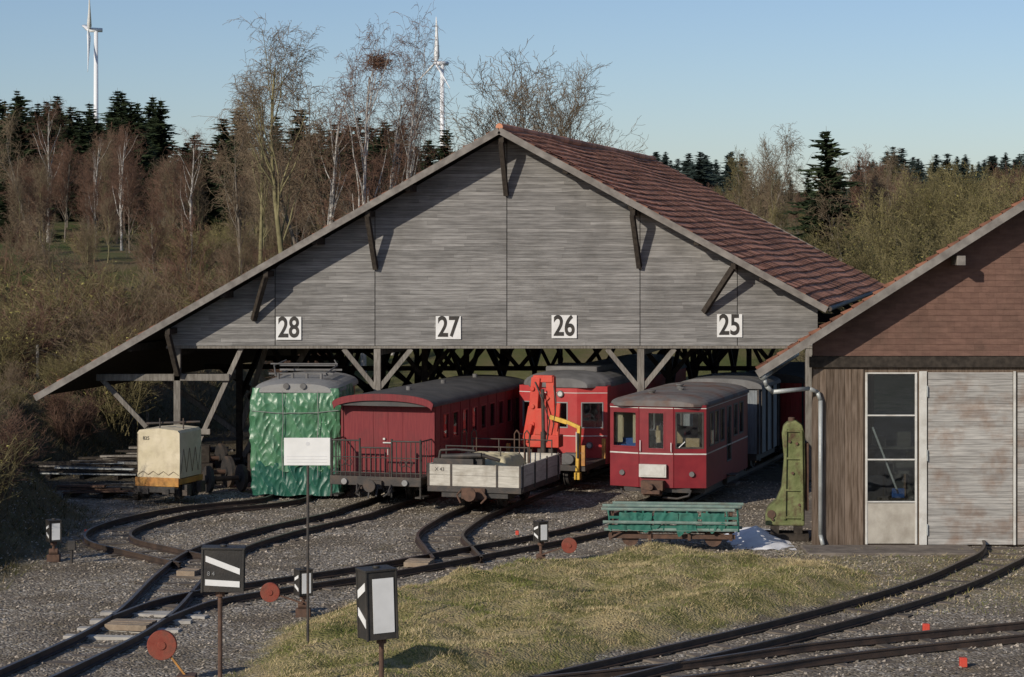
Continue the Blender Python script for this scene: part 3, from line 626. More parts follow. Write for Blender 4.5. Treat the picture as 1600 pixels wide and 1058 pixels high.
# --- coach 27
c27=top('passenger_coach','old red coach with end platform railings and dark curved roof','railway carriage',(-3.62,60.9,0),TH)
W2=1.33; Lc=9.5; b0=1.0; z0,z1=.86,2.70
sw=[(.7+i*.85,.7+i*.85+.48,1.72,2.42) for i in range(9)]
m=M(); m.wall((-W2,b0),(W2,b0),z0,z1,.06); m.wall((W2,b0),(W2,Lc),z0,z1,.06,sw); m.wall((-W2,Lc),(-W2,b0),z0,z1,.06,[(Lc-b0-b_,Lc-b0-a,c_,d_) for a,b_,c_,d_ in sw]); m.wall((W2,Lc),(-W2,Lc),z0,z1,.06)
body=m.obj('body',[RedO],c27)
windows(c27,(W2,b0),(W2,Lc),sw,RedD,gm=GlassD)
m=M()
for x in(-.42,0.,.42): m.box(x-.006,x+.006,b0-.010,b0-.002,z0+.02,z1-.1)
for x in(-1.3,1.3): m.box(x-.03,x+.03,b0-.03,b0-.003,z0,z1)
for i in range(9): m.onwall((W2,b0),(W2,Lc),.5+i*.85,.53+i*.85,z0,z1,.012,.01)
m.onwall((W2,b0),(W2,Lc),0,Lc-b0,1.62,1.65,.014,.012)
m.obj('trim',[RedO],body)
m=M(); m.box(-.12,-.06,b0-.06,b0-.02,1.75,1.8); m.box(-.12,.12,b0-.06,b0-.02,1.66,1.69); m.cyl((0.02,b0-.06,1.35),(.02,b0-.06,1.55),.012); m.obj('door_handle',[White2],body)
RI=.27
m=sheetroof(W2+.10,.62,Lc+.2,z1+.03,RI,pw=.9,n=22); ro=m.obj('roof',[RoofD],c27)
m=M(); n=22; pts=[]
for i in range(n+1):
    a=math.pi*i/n; pts.append(((W2+.1)*math.copysign(abs(math.cos(a))**.9,math.cos(a)),.55,z1+.04+RI*math.sin(a)))
inner=[((W2+.05)*math.copysign(abs(math.cos(math.pi*i/n))**.9,math.cos(math.pi*i/n)),.55,z1-.12+(RI-.02)*math.sin(math.pi*i/n)) for i in range(n,-1,-1)]
for i in range(n):
    a_,b_=Vector(pts[i]),Vector(pts[i+1]); c_,d_=Vector(inner[n-i]),Vector(inner[n-i-1]); e=Vector((0,.06,0)); m.add([a_,b_,d_,c_,a_+e,b_+e,d_+e,c_+e],[(0,1,2,3),(7,6,5,4),(2,6,7,3),(0,4,5,1)],0,.5)
m.obj('canopy_fascia',[RedO],ro)
m=M()
for y in(2.4,5.4,8.4): m.cyl((.1,y,2.96),(.1,y,3.10),.07)
m.split('roof_vent',[RoofG],ro)
m=M(); m.box(-1.28,1.28,.02,b0,.8,.86); m.box(-1.15,1.15,.06,Lc,.62,.8); m.box(-1.28,1.28,0,.1,.62,.86); 
for y in(4.,6.5): m.box(-.9,.9,y,y+1.2,.35,.62)
m.obj('underframe',[Iron],c27,bevel=.01)
def rail_panel(m,x0,x1,y,zb_,zt_,n):
    m.cyl((x0,y,zt_),(x1,y,zt_),.022); m.cyl((x0,y,zb_+.1),(x1,y,zb_+.1),.014); m.cyl((x0,y,zb_+.5),(x1,y,zb_+.5),.012)
    for i in range(n+1): x=x0+(x1-x0)*i/n; m.cyl((x,y,zb_),(x,y,zt_),.014,n=6)
m=M(); rail_panel(m,-1.25,-.45,.05,.86,1.8,6); rail_panel(m,.45,1.25,.05,.86,1.8,6); rail_panel(m,-.4,.4,.02,.86,1.62,6)
for x in(-1.25,-.45,.45,1.25): m.cyl((x,.05,.3),(x,.05,1.86),.028)
for sg in(-1,1):
    m.cyl((sg*1.25,.05,1.8),(sg*1.25,.95,1.8),.02)
    for i in range(5): m.cyl((sg*1.25,.15+i*.2,.86),(sg*1.25,.15+i*.2,1.8),.011,n=6)
    m.box(sg*1.2-.12,sg*1.2+.12,.1,.6,.3,.34)
for x in(-.95,-.75,.75,.95): 
    for k_ in range(8): a=k_*math.pi/4; m.cyl((x+.09*math.cos(a),.05,1.22+.09*math.sin(a)),(x+.09*math.cos(a+.8),.05,1.22+.09*math.sin(a+.8)),.012,n=5)
m.obj('platform_railing',[Black],c27)
buffergear(c27,.66,0); wheels(c27,(1.5,3.1,7.0,8.6))
m=M()
for y in(1.5,3.1): 
    for sg in(-1,1): m.beam((sg*.75,y-.5,.66),(sg*.75,y+.5,.66),.06,.1)
m.box(-.9,.9,1.9,2.7,.4,.55); m.obj('bogie',[Iron],c27)
for x in(-.45,.45):
    m=M(); m.cyl((x,-.2,.42),(x,.1,.62),.045,n=8); m.obj('brake_hose',[Iron],c27)
for x in(-.85,.85):
    m=M(); m.cyl((x,-.08,.72),(x,.0,.72),.08,n=16); m.obj('lamp',[RoofL],c27)

# --- railcar 28 wrapped in tarpaulin
c28=top('wrapped_railcar','railcar wrapped in wrinkled green tarpaulin with bare metal roof','railway carriage',(-5.95,63.3,0),-.06)
def shell(w,l,z0,z1,amp,fr,seed=0,NZ=80,raggy=.0):
    per=[]; 
    for t in np.linspace(0,1,26): per.append((-w,.12+l*(1-t)))
    for a_ in np.linspace(0,math.pi/2,8)[1:-1]: per.append((-w+.12-.12*math.cos(a_),.12-.12*math.sin(a_)))
    for t in np.linspace(0,1,100): per.append((-w+.12+(2*w-.24)*t,0))
    for a_ in np.linspace(math.pi/2,0,8)[1:-1]: per.append((w-.12+.12*math.cos(a_),.12-.12*math.sin(a_)))
    for t in np.linspace(0,1,40): per.append((w,.12+l*t))
    P=[]
    for k_ in range(NZ+1):
        for i,(x,y) in enumerate(per):
            zb_=z0+raggy*mn.noise(Vector((x*2+seed,y*2,0)))
            z=zb_+(z1-zb_)*k_/NZ; f=1-k_/NZ
            nx_=(-1 if x<=-w+.06 else (1 if x>=w-.06 else 0)); ny_=-1 if y<=.06 else 0
            q=Vector((x*fr+seed,y*fr,z*fr*.5)); r1=1-2*abs(mn.noise(q)); q2=Vector(((x+z*.55)*2.6+seed,y*2.6,(z-.6*x)*.8)); r2=1-2*abs(mn.noise(q2)); q3=Vector((x*6-z*1.6+seed,y*6,z*3+x)); r3=1-2*abs(mn.noise(q3))
            d=amp*(.5*r1+.42*r2+.20*r3)*(.3+.7*min(1,f*5+.1))-.03
            P.append((x+nx_*d, y+ny_*d, z))
    k=len(per); fs=[(r*k+i,r*k+i+1,(r+1)*k+i+1,(r+1)*k+i) for r in range(NZ) for i in range(k-1)]
    m=M(); m.add(P,fs,0,.5); return m
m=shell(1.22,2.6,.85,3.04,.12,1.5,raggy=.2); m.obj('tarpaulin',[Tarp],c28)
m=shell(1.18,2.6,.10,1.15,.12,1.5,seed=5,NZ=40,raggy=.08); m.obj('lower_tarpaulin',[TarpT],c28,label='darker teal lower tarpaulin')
def strap(pts):
    m=M(); m.path(pts,.010,n=6); m.obj('strap',[RoofL],c28)
for x in(-.35,.62): strap([(x,-.09,2.95),(x+.03,-.11,2.2),(x-.01,-.11,1.4),(x+.02,-.11,.6)])
strap([(-1.2,-.08,2.42),(-.5,-.10,2.36),(.5,-.10,2.37),(1.2,-.08,2.44)])
m=M(); m.box(-1.12,1.12,.25,4,.6,2.9); m.obj('body',[RedB],c28)
m=sheetroof(1.23,-.04,4,2.97,.30,fl=.7,fw=.8,pw=.75,fz=.65); ro=m.obj('roof',[RoofL],c28)
m=M()
for x in(-.7,.7): m.cyl((x,.9,3.34),(x,3.0,3.34),.03)
for y in(1.0,2.9): m.beam((-.9,y,3.38),(.9,y,3.38),.05)
m.path([(-.7,.9,3.38),(-.9,1.9,3.56),(-.7,2.8,3.66)],.02); m.path([(.7,.9,3.38),(.9,1.9,3.56),(.7,2.8,3.66)],.02); m.cyl((-.95,1.6,3.62),(.95,1.6,3.62),.022); m.cyl((-.8,2.2,3.54),(.8,2.2,3.54),.02)
for x in(-.6,-.2,.2,.6): m.cyl((x,.8,3.15),(x,.8,3.40),.04)
m.obj('pantograph',[RoofG],ro)
for u in(-.25,.22):
    m=M(); m.cyl((u,-.10,3.10),(u,.05,3.10),.08,n=16); m.obj('lamp',[RoofG],c28)
wheels(c28,(1.8,3.2)); 

# --- railcar 26
c26=top('railcar','bright red railcar with grey roof behind a loading crane','railway carriage',(1.42,67.5,0),TH)
W2=1.34; Lc=11; z0,z1=.55,2.82; FP=[(-W2,.3),(-.5,0),(.5,0),(W2,.3)]; fl=math.hypot(W2-.5,.3)
hl=[(.12,fl-.12,1.6,2.36)]; hc=[(.28,.72,1.6,2.36)]
m=M(); m.wall(FP[0],FP[1],z0,z1,.06,hl); m.wall(FP[1],FP[2],z0,z1,.06,hc); m.wall(FP[2],FP[3],z0,z1,.06,hl)
sw=[(.5+i*1.3,1.4+i*1.3,1.6,2.36) for i in range(7)]
m.wall((W2,.3),(W2,Lc),z0,z1,.06,sw); m.wall((-W2,Lc),(-W2,.3),z0,z1,.06); m.obj('body',[RedB],c26)
windows(c26,FP[0],FP[1],hl,RoofL,gm=GlassD,w=.03); windows(c26,FP[1],FP[2],hc,RoofL,gm=GlassD,w=.03); windows(c26,FP[2],FP[3],hl,RoofL,gm=GlassD,w=.03)
ro=sheetroof(W2+.03,-.05,Lc,z1+.02,.40,fl=1.0,fw=.6,pw=.8,fz=.55).obj('roof',[RoofG],c26)
m=M(); m.box(-.8,.8,1.2,3.2,3.15,3.34); m.obj('roof_vent',[RoofG],ro,bevel=.05)
m=M(); m.box(-.9,.9,.6,.8,.7,1.75); m.obj('driver_desk',[RoofD],c26)
m=M(); 
for a,b_ in((FP[0],FP[1]),(FP[1],FP[2]),(FP[2],FP[3])): m.onwall(a,b_,0,math.hypot(b_[0]-a[0],b_[1]-a[1]),1.36,1.385,.006,.005); m.onwall(a,b_,0,math.hypot(b_[0]-a[0],b_[1]-a[1]),2.62,2.64,.006,.005)
m.obj('white_line',[White2],c26)
for x,z in((-.85,1.1),(.85,1.1),(0,2.60)):
    m=M(); yy=.0 if abs(x)<.5 else .12; m.cyl((x,yy-.06,z),(x,yy+.02,z),.10,n=18,m=0); m.cyl((x,yy-.07,z),(x,yy-.06,z),.07,n=18,m=1); m.obj('lamp',[RoofG,White2],c26)
m=M(); m.box(-1.1,1.1,.2,Lc,.4,.55); m.obj('underframe',[Iron],c26); buffergear(c26,.62,0); wheels(c26,(1.8,3.8))
for x in(-.5,.5):
    m=M(); m.path([(x,-.03,.9),(x,-.08,.93),(x,-.08,1.5)],.014); m.obj('handrail',[White],c26)

# --- box wagons behind car 25
def boxwagon(label,x,y,L_,matb,matr,z0=.8,z1=2.75):
    r=top('box_wagon',label,'railway wagon',(x,y,0),TH)
    m=M()
    for i in range(16): m.box(-1.2+i*.15+.003,-1.2+i*.15+.147,0,.05,z0,z1)
    n=int(L_/.16)
    for i in range(n): 
        m.box(1.15,1.2,.05+i*.16+.003,.05+i*.16+.157,z0,z1); m.box(-1.2,-1.15,.05+i*.16+.003,.05+i*.16+.157,z0,z1)
    m.box(-1.14,1.14,.06,L_,z0,z1-.05); m.obj('body',[matb],r)
    m=M()
    for i in range(4): yy=.1+i*(L_-.2)/3; m.box(1.2,1.25,yy-.03,yy+.03,z0,z1)
    for x_ in(-1.15,-.4,.4,1.15): m.box(x_-.03,x_+.03,-.05,-.002,z0,z1)
    m.split('frame_strap',[Iron],r)
    sheetroof(1.28,-.1,L_+.1,z1+.02,.24).obj('roof',[matr],r)
    m=M(); m.box(-1.1,1.1,0,L_,.6,z0-.003); m.obj('underframe',[Iron],r); wheels(r,(.8,L_-.8)); buffergear(r,.68,0)
boxwagon('blue grey boarded covered wagon standing inside the shed',6.15,68.2,3.0,BlueG,RoofG)
boxwagon('dark red boarded covered wagon deep in the shed',8.1,73.2,7,RedB,RoofD,z1=2.6)

# --- flat wagon
fw=top('low_sided_wagon','low sided wagon with beige plank sides carrying tan canvas load','railway wagon',(-.98,59.4,0),TH)
L_=3.7; z0,z1=.76,1.32
m=M()
for k_ in range(2):
    a=z0+k_*.28; b_=a+.272
    m.box(-1.27,1.27,0,.05,a,b_); m.box(1.22,1.27,.052,L_,a,b_); m.box(-1.27,-1.22,.052,L_,a,b_); m.box(-1.27,1.27,L_,L_+.05,a,b_)
sb=m.obj('side_boards',[GreyB],fw)
m=M()
for x in(-1.24,-.62,.62,1.24): m.box(x-.025,x+.025,-.02,-.002,z0,z1+.02)
for i in range(4): yy=.1+i*1.13; m.box(1.272,1.3,yy-.03,yy+.03,z0-.1,z1+.05)
m.split('board_strap',[Iron],sb)
text('lettering','X 43',.13,Black,(-.93,-.006,1.18),FR,sb,ext=.002)
m=M(); m.box(-1.27,1.27,.0,L_,z0-.16,z0-.003,0); m.box(-.9,.9,.05,L_,z0-.30,z0-.16); m.obj('floor_frame',[Iron],fw,bevel=.01)
m=M(); m.box(-.32,.32,-.1,0,.45,.72); m.cyl((0,-.4,.6),(0,-.1,.6),.07); m.cyl((0,-.44,.6),(0,-.4,.6),.18,n=16); m.path([(-.3,-.05,.7),(-.4,-.2,.55),(-.3,-.2,.35)],.025); m.path([(.2,-.05,.7),(.4,-.2,.5),(.25,-.2,.35)],.025); m.obj('coupling',[Rust],fw)
wheels(fw,(.9,2.9))
for y in(.9,2.9):
    for sg in(-1,1):
        m=M()
        for k_ in range(4): m.beam((sg*.78,y-.45+k_*.06,.60-k_*.02),(sg*.78,y+.45-k_*.06,.60-k_*.02),.07,.02)
        m.obj('leaf_spring',[Iron],fw)
for y in(1.2,3.5):
    m=M()
    for x in(-1.15,-.4,.35,1.1): m.path([(x,y,.74),(x,y,1.70)],.018,n=6)
    m.path([(-1.15,y,1.68),(1.1,y,1.68)],.018,n=6); m.obj('end_railing',[Iron],fw)
ld=top('canvas_covered_load','bundle of machinery under tan canvas on the low wagon','load',(-.9,61.0,.74),TH)
m=M(); n=26; vs=[];fs=[]
for i in range(n+1):
    for j in range(n+1):
        x=-.5+1.6*i/n; y=-.9+2.0*j/n; e=min(i,n-i,j,n-j)/n*2; z=.05+.60*min(1,e*4)**.6+.06*(1-2*abs(mn.noise(Vector((x*2.5,y*2.5,0)))))+.03*mn.noise(Vector((x*8,y*8,0))); vs.append((x,y,z))
for i in range(n):
    for j in range(n): a=i*(n+1)+j; fs.append((a,a+n+1,a+n+2,a+1))
m.add(vs,fs); m.obj('canvas',[TanT],ld,smooth=True)
m=M(); m.box(-.8,.3,-1.35,-1.1,.0,.70); m.cyl((-.6,-1.25,.74),(.5,-1.25,.80),.07); m.cyl((.5,-1.25,.80),(.95,-1.1,.66),.05); m.box(-.1,.5,-1.2,-.95,.5,.82); m.path([(-.7,-1.2,.6),(-.65,-1.2,.9),(-.2,-1.2,.93),(.3,-1.2,.9)],.035); m.obj('machine_part',[Iron],ld,bevel=.02)
for x in(-1.0,-.72,.5,.78): 
    m=M(); m.path([(x,1.7,0),(x,1.7,1.12),(x+.07,1.7,1.22),(x+.14,1.7,1.12),(x+.14,1.7,0)],.018,n=6); m.obj('hoop',[Rust],ld)

# crane wagon
cw=top('crane_wagon','small flat wagon carrying a folded red and yellow loader crane','railway wagon',(.95,64.9,0),TH)
m=M(); m.box(-1.15,1.15,0,2.3,.62,.78); m.box(-1.15,-.4,-.02,0,.78,1.2); m.obj('deck',[Iron],cw,bevel=.01)
m=M(); 
for y in(0,2.3):
    for x in(-1.1,1.1): m.box(x-.05,x+.05,y-.05,y+.05,.78,1.35)
m.split('stanchion',[Orange],cw)
m=M(); m.box(.45,1.0,.05,.5,.785,1.1); m.cyl((.7,.06,.95),(.7,-.1,.95),.14,n=16); m.obj('hydraulic_unit',[RoofG],cw,bevel=.02)
wheels(cw,(.6,1.7)); 
m=M(); m.beam((-.50,.3,1.3),(-.34,.3,3.22),.30,.26); m.beam((.10,.35,1.45),(.05,.35,3.25),.24,.24); m.box(-.44,.14,.2,.45,3.08,3.28); m.beam((-.72,.3,1.3),(-.52,.3,2.4),.12,.14); m.box(-.62,.35,.1,.6,1.25,1.6); m.beam((.24,.3,1.5),(.30,.3,2.5),.12); m.beam((-.25,.22,2.85),(.02,.22,2.6),.08,.12); m.box(-.35,-.10,.08,.2,1.6,2.35); m.beam((-.58,.2,1.4),(-.45,.2,1.9),.36,.10); m.box(-.3,.05,.3,.45,2.35,2.55)
for z in(1.9,2.4,2.9): m.cyl((-.43,.1,z),(-.40,.5,z),.07,n=10)
cr=m.obj('crane_boom',[RedC],cw,bevel=.02)
m=M(); m.box(-.3,.15,.2,.65,.785,1.25); m.cyl((-.1,.1,1.7),(-.12,.1,2.9),.05); m.cyl((-.1,.1,1.1),(-.1,.1,1.7),.08); m.path([(-.35,.12,3.1),(-.1,.02,2.6),(.1,.05,2.0),(0,.1,1.4)],.018,n=6); m.path([(.2,.1,3.0),(.3,.02,2.5),(.2,.05,1.8)],.015,n=6); m.obj('hydraulic_ram',[Iron],cr)
m=M(); m.beam((.10,.1,2.12),(.62,.05,1.98),.11,.12); m.beam((.6,.05,2.0),(1.0,.0,1.84),.09,.10); m.beam((.98,.0,1.88),(.95,-.1,.52),.10,.10); m.box(.88,1.04,-.2,0,.4,.6); m.obj('crane_arm',[Yel],cw,bevel=.012)
m=M(); m.cyl((.97,-.12,1.7),(.97,-.12,1.0),.035); m.obj('arm_cylinder',[Iron],cw)

# --- small trolley with cream canvas box
yt=top('canvas_box_trolley','small orange rail trolley with laced cream canvas box','rail trolley',(-9.5,61.9,0),-.3)
m=M()
prof=[(-.62,.72),(-.63,1.3),(-.62,1.93),(-.56,2.0),(0,2.05),(.56,2.0),(.62,1.93),(.63,1.3),(.62,.72)]
for (a,b_) in zip(prof[:-1],prof[1:]):
    for j in range(8):
        y0_,y1_=j*.17,(j+1)*.17
        m.add([(a[0],y0_,a[1]),(a[0],y1_,a[1]),(b_[0],y1_,b_[1]),(b_[0],y0_,b_[1])],[(0,1,2,3)],0,.5)
m.add([(p[0],0,p[1]) for p in prof],[tuple(range(len(prof)))],0,.5); m.add([(p[0],1.36,p[1]) for p in prof],[tuple(range(len(prof)))],0,.5)
cv=m.obj('canvas_cover',[Cream],yt)
text('lettering','825',.13,Iron,(-.36,-.012,1.78),FR,cv,ext=.002)
m=M(); 
m.path([(-.60+i*.15,-.012,.90 if i%2 else .80) for i in range(9)],.0055,n=5)
m.path([(-.615,-.010,.85),(-.605,-.010,1.9)],.005,n=5)
m.path([(.640,.05+i*.18,1.5 if i%2 else .85) for i in range(8)],.0055,n=5); m.obj('lacing_rope',[Rust],cv)
m=M(); m.box(-.64,.64,-.06,1.45,.55,.70); m.box(-.64,.64,-.1,-.06,.5,.74); m.obj('frame',[Orange],yt,bevel=.01)
m=M(); m.cyl((-.5,.3,2.15),(.9,.7,2.2),.03); m.cyl((-.1,.3,2.0),(-.1,.3,2.3),.02);m.cyl((.5,.5,2.0),(.5,.5,2.3),.02); m.obj('ridge_pole',[Iron],yt)
m=M(); m.box(-.55,.55,-.16,-.1,.34,.5); m.box(-.4,-.2,-.2,1.5,.3,.45); m.box(.2,.4,-.2,1.5,.3,.45); m.obj('draw_gear',[Iron],yt,bevel=.01)
wheels(yt,(.25,1.15),r=.26)

# --- flat trolley with profiles
tt=top('material_trolley','flat rail trolley stacked with green steel frames and cloth','rail trolley',(3.72,52.9,0),-.08)
m=M()
for i,(y,z) in enumerate(((-.1,.93),(.25,.95),(.6,.93),(.9,.96),(-.3,.66),(-.25,.48),(.4,.46),(.1,.99))):
    a=random.uniform(-.12,.12); t=random.uniform(-.03,.03); m.beam((-1.55+a,y+t,z+.03),(1.5+a,y-t,z+.03+t*.5),.06,.045); m.beam((-1.55+a,y+t,z),(1.5+a,y-t,z+t*.5),.14,.012)
m.obj('steel_profile',[ProfM],tt,bevel=.004)
m=M()
for x in(-1.5,-1.1,-.7,-.2,.3,.75,1.2,1.45): m.beam((x,-.25,.93),(x+random.uniform(-.08,.08),-.27,.46),.04,.03); m.beam((x,-.25,.915),(x,1.0,.915),.05,.02)
m.beam((-1.5,-.26,.56),(1.45,-.26,.56),.03,.10); m.beam((-1.5,-.26,.78),(1.45,-.26,.78),.03,.06)
m.obj('green_frame',[TarpM],tt)
m=M()
for x in(-1.45,-.9,-.1,.7,1.3): m.box(x-.04,x+.04,-.2,1.1,.82,.90)
for x in(-1.45,-.55,.35,1.3): m.box(x-.035,x+.035,-.2,-.12,.25,.8); m.box(x-.035,x+.035,1.,1.1,.25,.8)
m.box(-1.5,1.4,-.15,-.03,.28,.38); m.box(-1.5,1.4,.95,1.05,.28,.38); m.beam((-1.45,-.2,.3),(-.55,-.2,.8),.04); m.beam((.35,-.2,.8),(1.3,-.2,.3),.04); m.obj('frame',[Rust],tt,bevel=.008)
for (xa,xb_,zb_,sd_) in((-1.25,-.50,.50,1),(-.45,.10,.66,3),(.10,.55,.48,5),(.62,1.15,.62,8)):
    n=22; vs=[];fs=[]
    for i in range(n+1):
        for j in range(n+1):
            t=j/n; x=xa+(xb_-xa)*i/n+.25*(t-.4)*mn.noise(Vector((sd_,t*2,0)))
            if t<.35: y=1.1-1.35*t/.35; z=.90
            else: y=-.27; z=.90-(.90-zb_)*(t-.35)/.65-.4*abs(mn.noise(Vector((x*4,sd_,0))))*(t-.35)
            q=Vector((x*6,y*3,z*3+sd_)); y-=.10*(.5-abs(mn.noise(q))); z+=.03*mn.noise(q*1.7)-.03*(t<.35)
            vs.append((x,y,z))
    for i in range(n):
        for j in range(n): a=i*(n+1)+j; fs.append((a,a+n+1,a+n+2,a+1))
    m=M(); m.add(vs,fs); m.obj('cloth',[TarpM],tt,smooth=True)
for x in(-1.0,.9):
    m=M()
    for y in(.0,.95): m.cyl((x,y-.06,.3),(x,y+.02,.3),.2,n=18)
    m.cyl((x,0,.3),(x,.95,.3),.04)
    m.obj('wheel_pair',[Rust],tt)

# --- machine frame
lm=top('old_machine_frame','weathered machine casting with mossy flaking paint on timber','machine',(6.53,54.6,0),-.1)
pr=[(-.16,0,.35),(.40,0,.35),(.42,0,1.6),(.40,0,2.55),(.34,0,2.74),(.20,0,2.84),(.0,0,2.80),(-.10,0,2.70),(-.13,0,2.5),(-.08,0,1.9),(-.14,0,1.25),(-.26,0,.95),(-.46,0,.78),(-.52,0,.6),(-.52,0,.35)]
m=M(); m.prism(pr,(0,.5,0)); m.obj('frame',[Lime],lm,bevel=.03)
m=M()
for p,q in (((-.07,-.03,.5),(-.04,-.03,2.65)),((.35,-.03,.5),(.32,-.03,2.6))): m.beam(p,q,.06,.06)
for z in(.55,1.2,1.95,2.6): m.beam((-.07,-.025,z),(.34,-.025,z),.05,.05)
m.obj('casting_rib',[Lime],lm,bevel=.01)
m=M()
for (x,z) in((.05,2.35),(.22,2.3),(.12,1.6),(.28,.85),(-.35,.5)): m.cyl((x,-.05,z),(x,.01,z),.035,n=10)
m.box(.42,.50,.1,.4,.7,2.3); m.cyl((-.38,-.03,.62),(-.38,.6,.62),.10,n=14); m.cyl((.1,.3,2.8),(.1,.3,2.90),.08); m.obj('fitting',[Rust],lm,bevel=.008)
m=M(); m.box(-.55,.5,-.1,.08,.0,.17); m.box(-.55,.5,.45,.62,.0,.17); m.box(-.4,-.2,-.1,.6,.172,.35); m.box(.15,.35,-.1,.6,.172,.35); m.split('timber_block',[W_dark],lm,bevel=.01)
sx,sy=GP(1182,842); m=M(); n=24; vs=[];fs=[]
for i in range(n+1):
    for j in range(n+1):
        x=(i/n-.5)*1.5; y=(j/n-.5)*3.6; r_=math.hypot(x/.72,y/1.75)*(1+.35*mn.noise(Vector((x*2,y*2,3)))); z=.34*max(0,1-r_)+.05*mn.noise(Vector((x*3,y*3,1)))-.02; vs.append((x,y,z))
for i in range(n):
    for j in range(n): a=i*(n+1)+j; fs.append((a,a+n+1,a+n+2,a+1))
m.add(vs,fs); o=m.obj('snow_heap',[Snow],None,smooth=True,loc=(sx,sy,0)); o['label']='last dirty patch of snow melting on the gravel'; o['category']='snow'

# --- stacks
def stack(x,y,z,n,label,mats_,L_=2.6):
    r=top('timber_stack',label,'stack',(x,y,z),-.15)
    m=M()
    for i in range(n): 
        k_=i//6; a=random.uniform(-.6,.6); l2=L_*random.uniform(.25,.5); t=random.uniform(-.12,.12); m.beam((-l2+a,(i%6)*.25-t,.15+k_*.09),(l2+a,(i%6)*.25+t*1.5,.15+k_*.09+random.uniform(-.03,.08)),random.uniform(.05,.2),random.uniform(.03,.07),m=i%len(mats_))
    m.obj('board',mats_,r)
    m=M()
    for xx in(-1,0,1): m.box(xx-.07,xx+.07,-.1,1.5,0,.12)
    m.obj('bearer',[W_dark],r)
stack(-12.2,65.5,.3,22,'stack of weathered boards and steel strips by the shed',[Galv,W_mid,W_dark,W_dark],3.0)
stack(-11.3,63.4,0,14,'low pile of old rails and boards on dark ground',[Rust,W_dark,W_mid],2.4)
stack(-11.8,68.8,.1,26,'second stack of dark boards under the lean-to roof',[W_dark,W_mid,W_dark],2.6)
stack(-10.6,71.5,.0,34,'third heap of dark timber deep under the roof',[W_dark,W_dark,W_mid],3.2)
for (x,y,r_) in((-8.6,66.0,.45),(-8.1,65.0,.38),(-9.3,70,.45)):
    t=top('spare_wheelset','rusty spare wheelset standing on the gravel by posts','wheelset',(x,y,0),.5)
    for xx in(-.5,.5): 
        m=M(); m.cyl((xx-.05,0,r_),(xx+.05,0,r_),r_,n=24); m.cyl((xx-.1,0,r_),(xx+.1,0,r_),.12,n=12); m.obj('wheel',[Iron],t)
    m=M(); m.cyl((-.5,0,r_),(.5,0,r_),.07); m.obj('axle',[Rust],t)
t=top('equipment_crate','dark stacked crates and scrap beside the shed post','crate',(-9.0,67,0),.1); m=M()
for (a,b_,c_,d_,e_,f_) in((-.6,.3,0,.8,0,.6),(.4,1.2,.1,.9,0,.45),(-.4,.2,.1,.6,.61,1.1),(1.3,2.0,.3,1.0,0,.8)): m.box(a,b_,c_,d_,e_,f_)
m.split('box',[W_dark],t,bevel=.02)
fe=top('wire_fence','old grey wooden fence posts with wire on the bank','fence',(0,0,0)); 
fp=[(-19+i*1.3,79.5+.25*math.sin(i)) for i in range(6)]
for (x,y) in fp:
    z=hzs(x,y); m=M(); m.beam((x,y,z-.2),(x+random.uniform(-.06,.06),y,z+1.15),.09); m.obj('fence_post',[W_mid],fe)
m=M()
for a in(.6,1.0): m.path([(x,y,hzs(x,y)+a) for x,y in fp],.012,n=5)
m.obj('fence_wire',[Iron],fe)

# ------------------------------------------------------------ signals, signs
def disc_lever(root,dx,dz,r,y=0,base=(0,.25),mat_=RustRed,lm_=Rust):
    m=M(); m.beam((base[0],y,base[1]),(dx,y,dz),.05,.03); m.obj('lever',[lm_],root)
    m=M(); m.cyl((dx,y-.05,dz),(dx,y+.05,dz),r,n=28); m.cyl((dx,y-.07,dz),(dx,y-.05,dz),r*.3,n=14); m.obj('counterweight',[mat_],root,bevel=.015)
def lantern(root,w,d,z0,z1,rz,style,tilt=0):
    m=M(); m.box(-w/2,w/2,-d/2,d/2,z0,z1); m.box(-w/2-.02,w/2+.02,-d/2-.02,d/2+.02,z1,z1+.03); m.cyl((0,0,z1+.03),(0,0,z1+.06),.05); 
    for sx_ in(-1,1):
        for sy_ in(-1,1): m.box(sx_*w/2-.015,sx_*w/2+.015,sy_*d/2-.015,sy_*d/2+.015,z0-.01,z1+.01)
    o=m.obj('lantern',[Black],root,bevel=.006); o.rotation_euler=(0,tilt,rz)
    y=-d/2-.012; m=M(); h=z1-z0
    if style=='arrow':
        m.prism([(-w*.42,y,z0+h*.86),(w*.42,y,z0+h*.56),(w*.42,y,z0+h*.42),(-w*.42,y,z0+h*.72)],(0,.008,0))
        m.prism([(-w*.42,y,z0+h*.30),(w*.42,y,z0+h*.26),(w*.42,y,z0+h*.12),(-w*.42,y,z0+h*.16)],(0,.008,0))
    elif style=='rect':
        m.box(-w*.30,w*.40,y,y+.008,z0+h*.10,z0+h*.9)
    m.obj('white_marking',[White],o)
    if style=='rect':
        m=M(); x=-w/2-.012
        m.prism([(x,-d*.4,z0+h*.85),(x,d*.4,z0+h*.7),(x,d*.4,z0+h*.58),(x,-d*.4,z0+h*.73)],(.008,0,0))
        m.prism([(x,-d*.4,z0+h*.30),(x,d*.4,z0+h*.45),(x,d*.4,z0+h*.33),(x,-d*.4,z0+h*.18)],(.008,0,0)); m.obj('white_marking',[White],o)
    m=M(); m.cyl((0,0,0),(0,0,z0),.035,n=12); m.cyl((0,0,z0-.08),(0,0,z0),.07,n=12); m.obj('post',[Rust],root)
    m=M(); m.box(-.14,.14,-.1,.1,-.03,.14); m.cyl((-.1,0,.2),(.1,0,.2),.07); m.obj('switch_machine',[Rust],root,bevel=.01)
    return o
Y=34.; x,zt=XZ(344,857,Y); zb_=XZ(344,923,Y)[1]
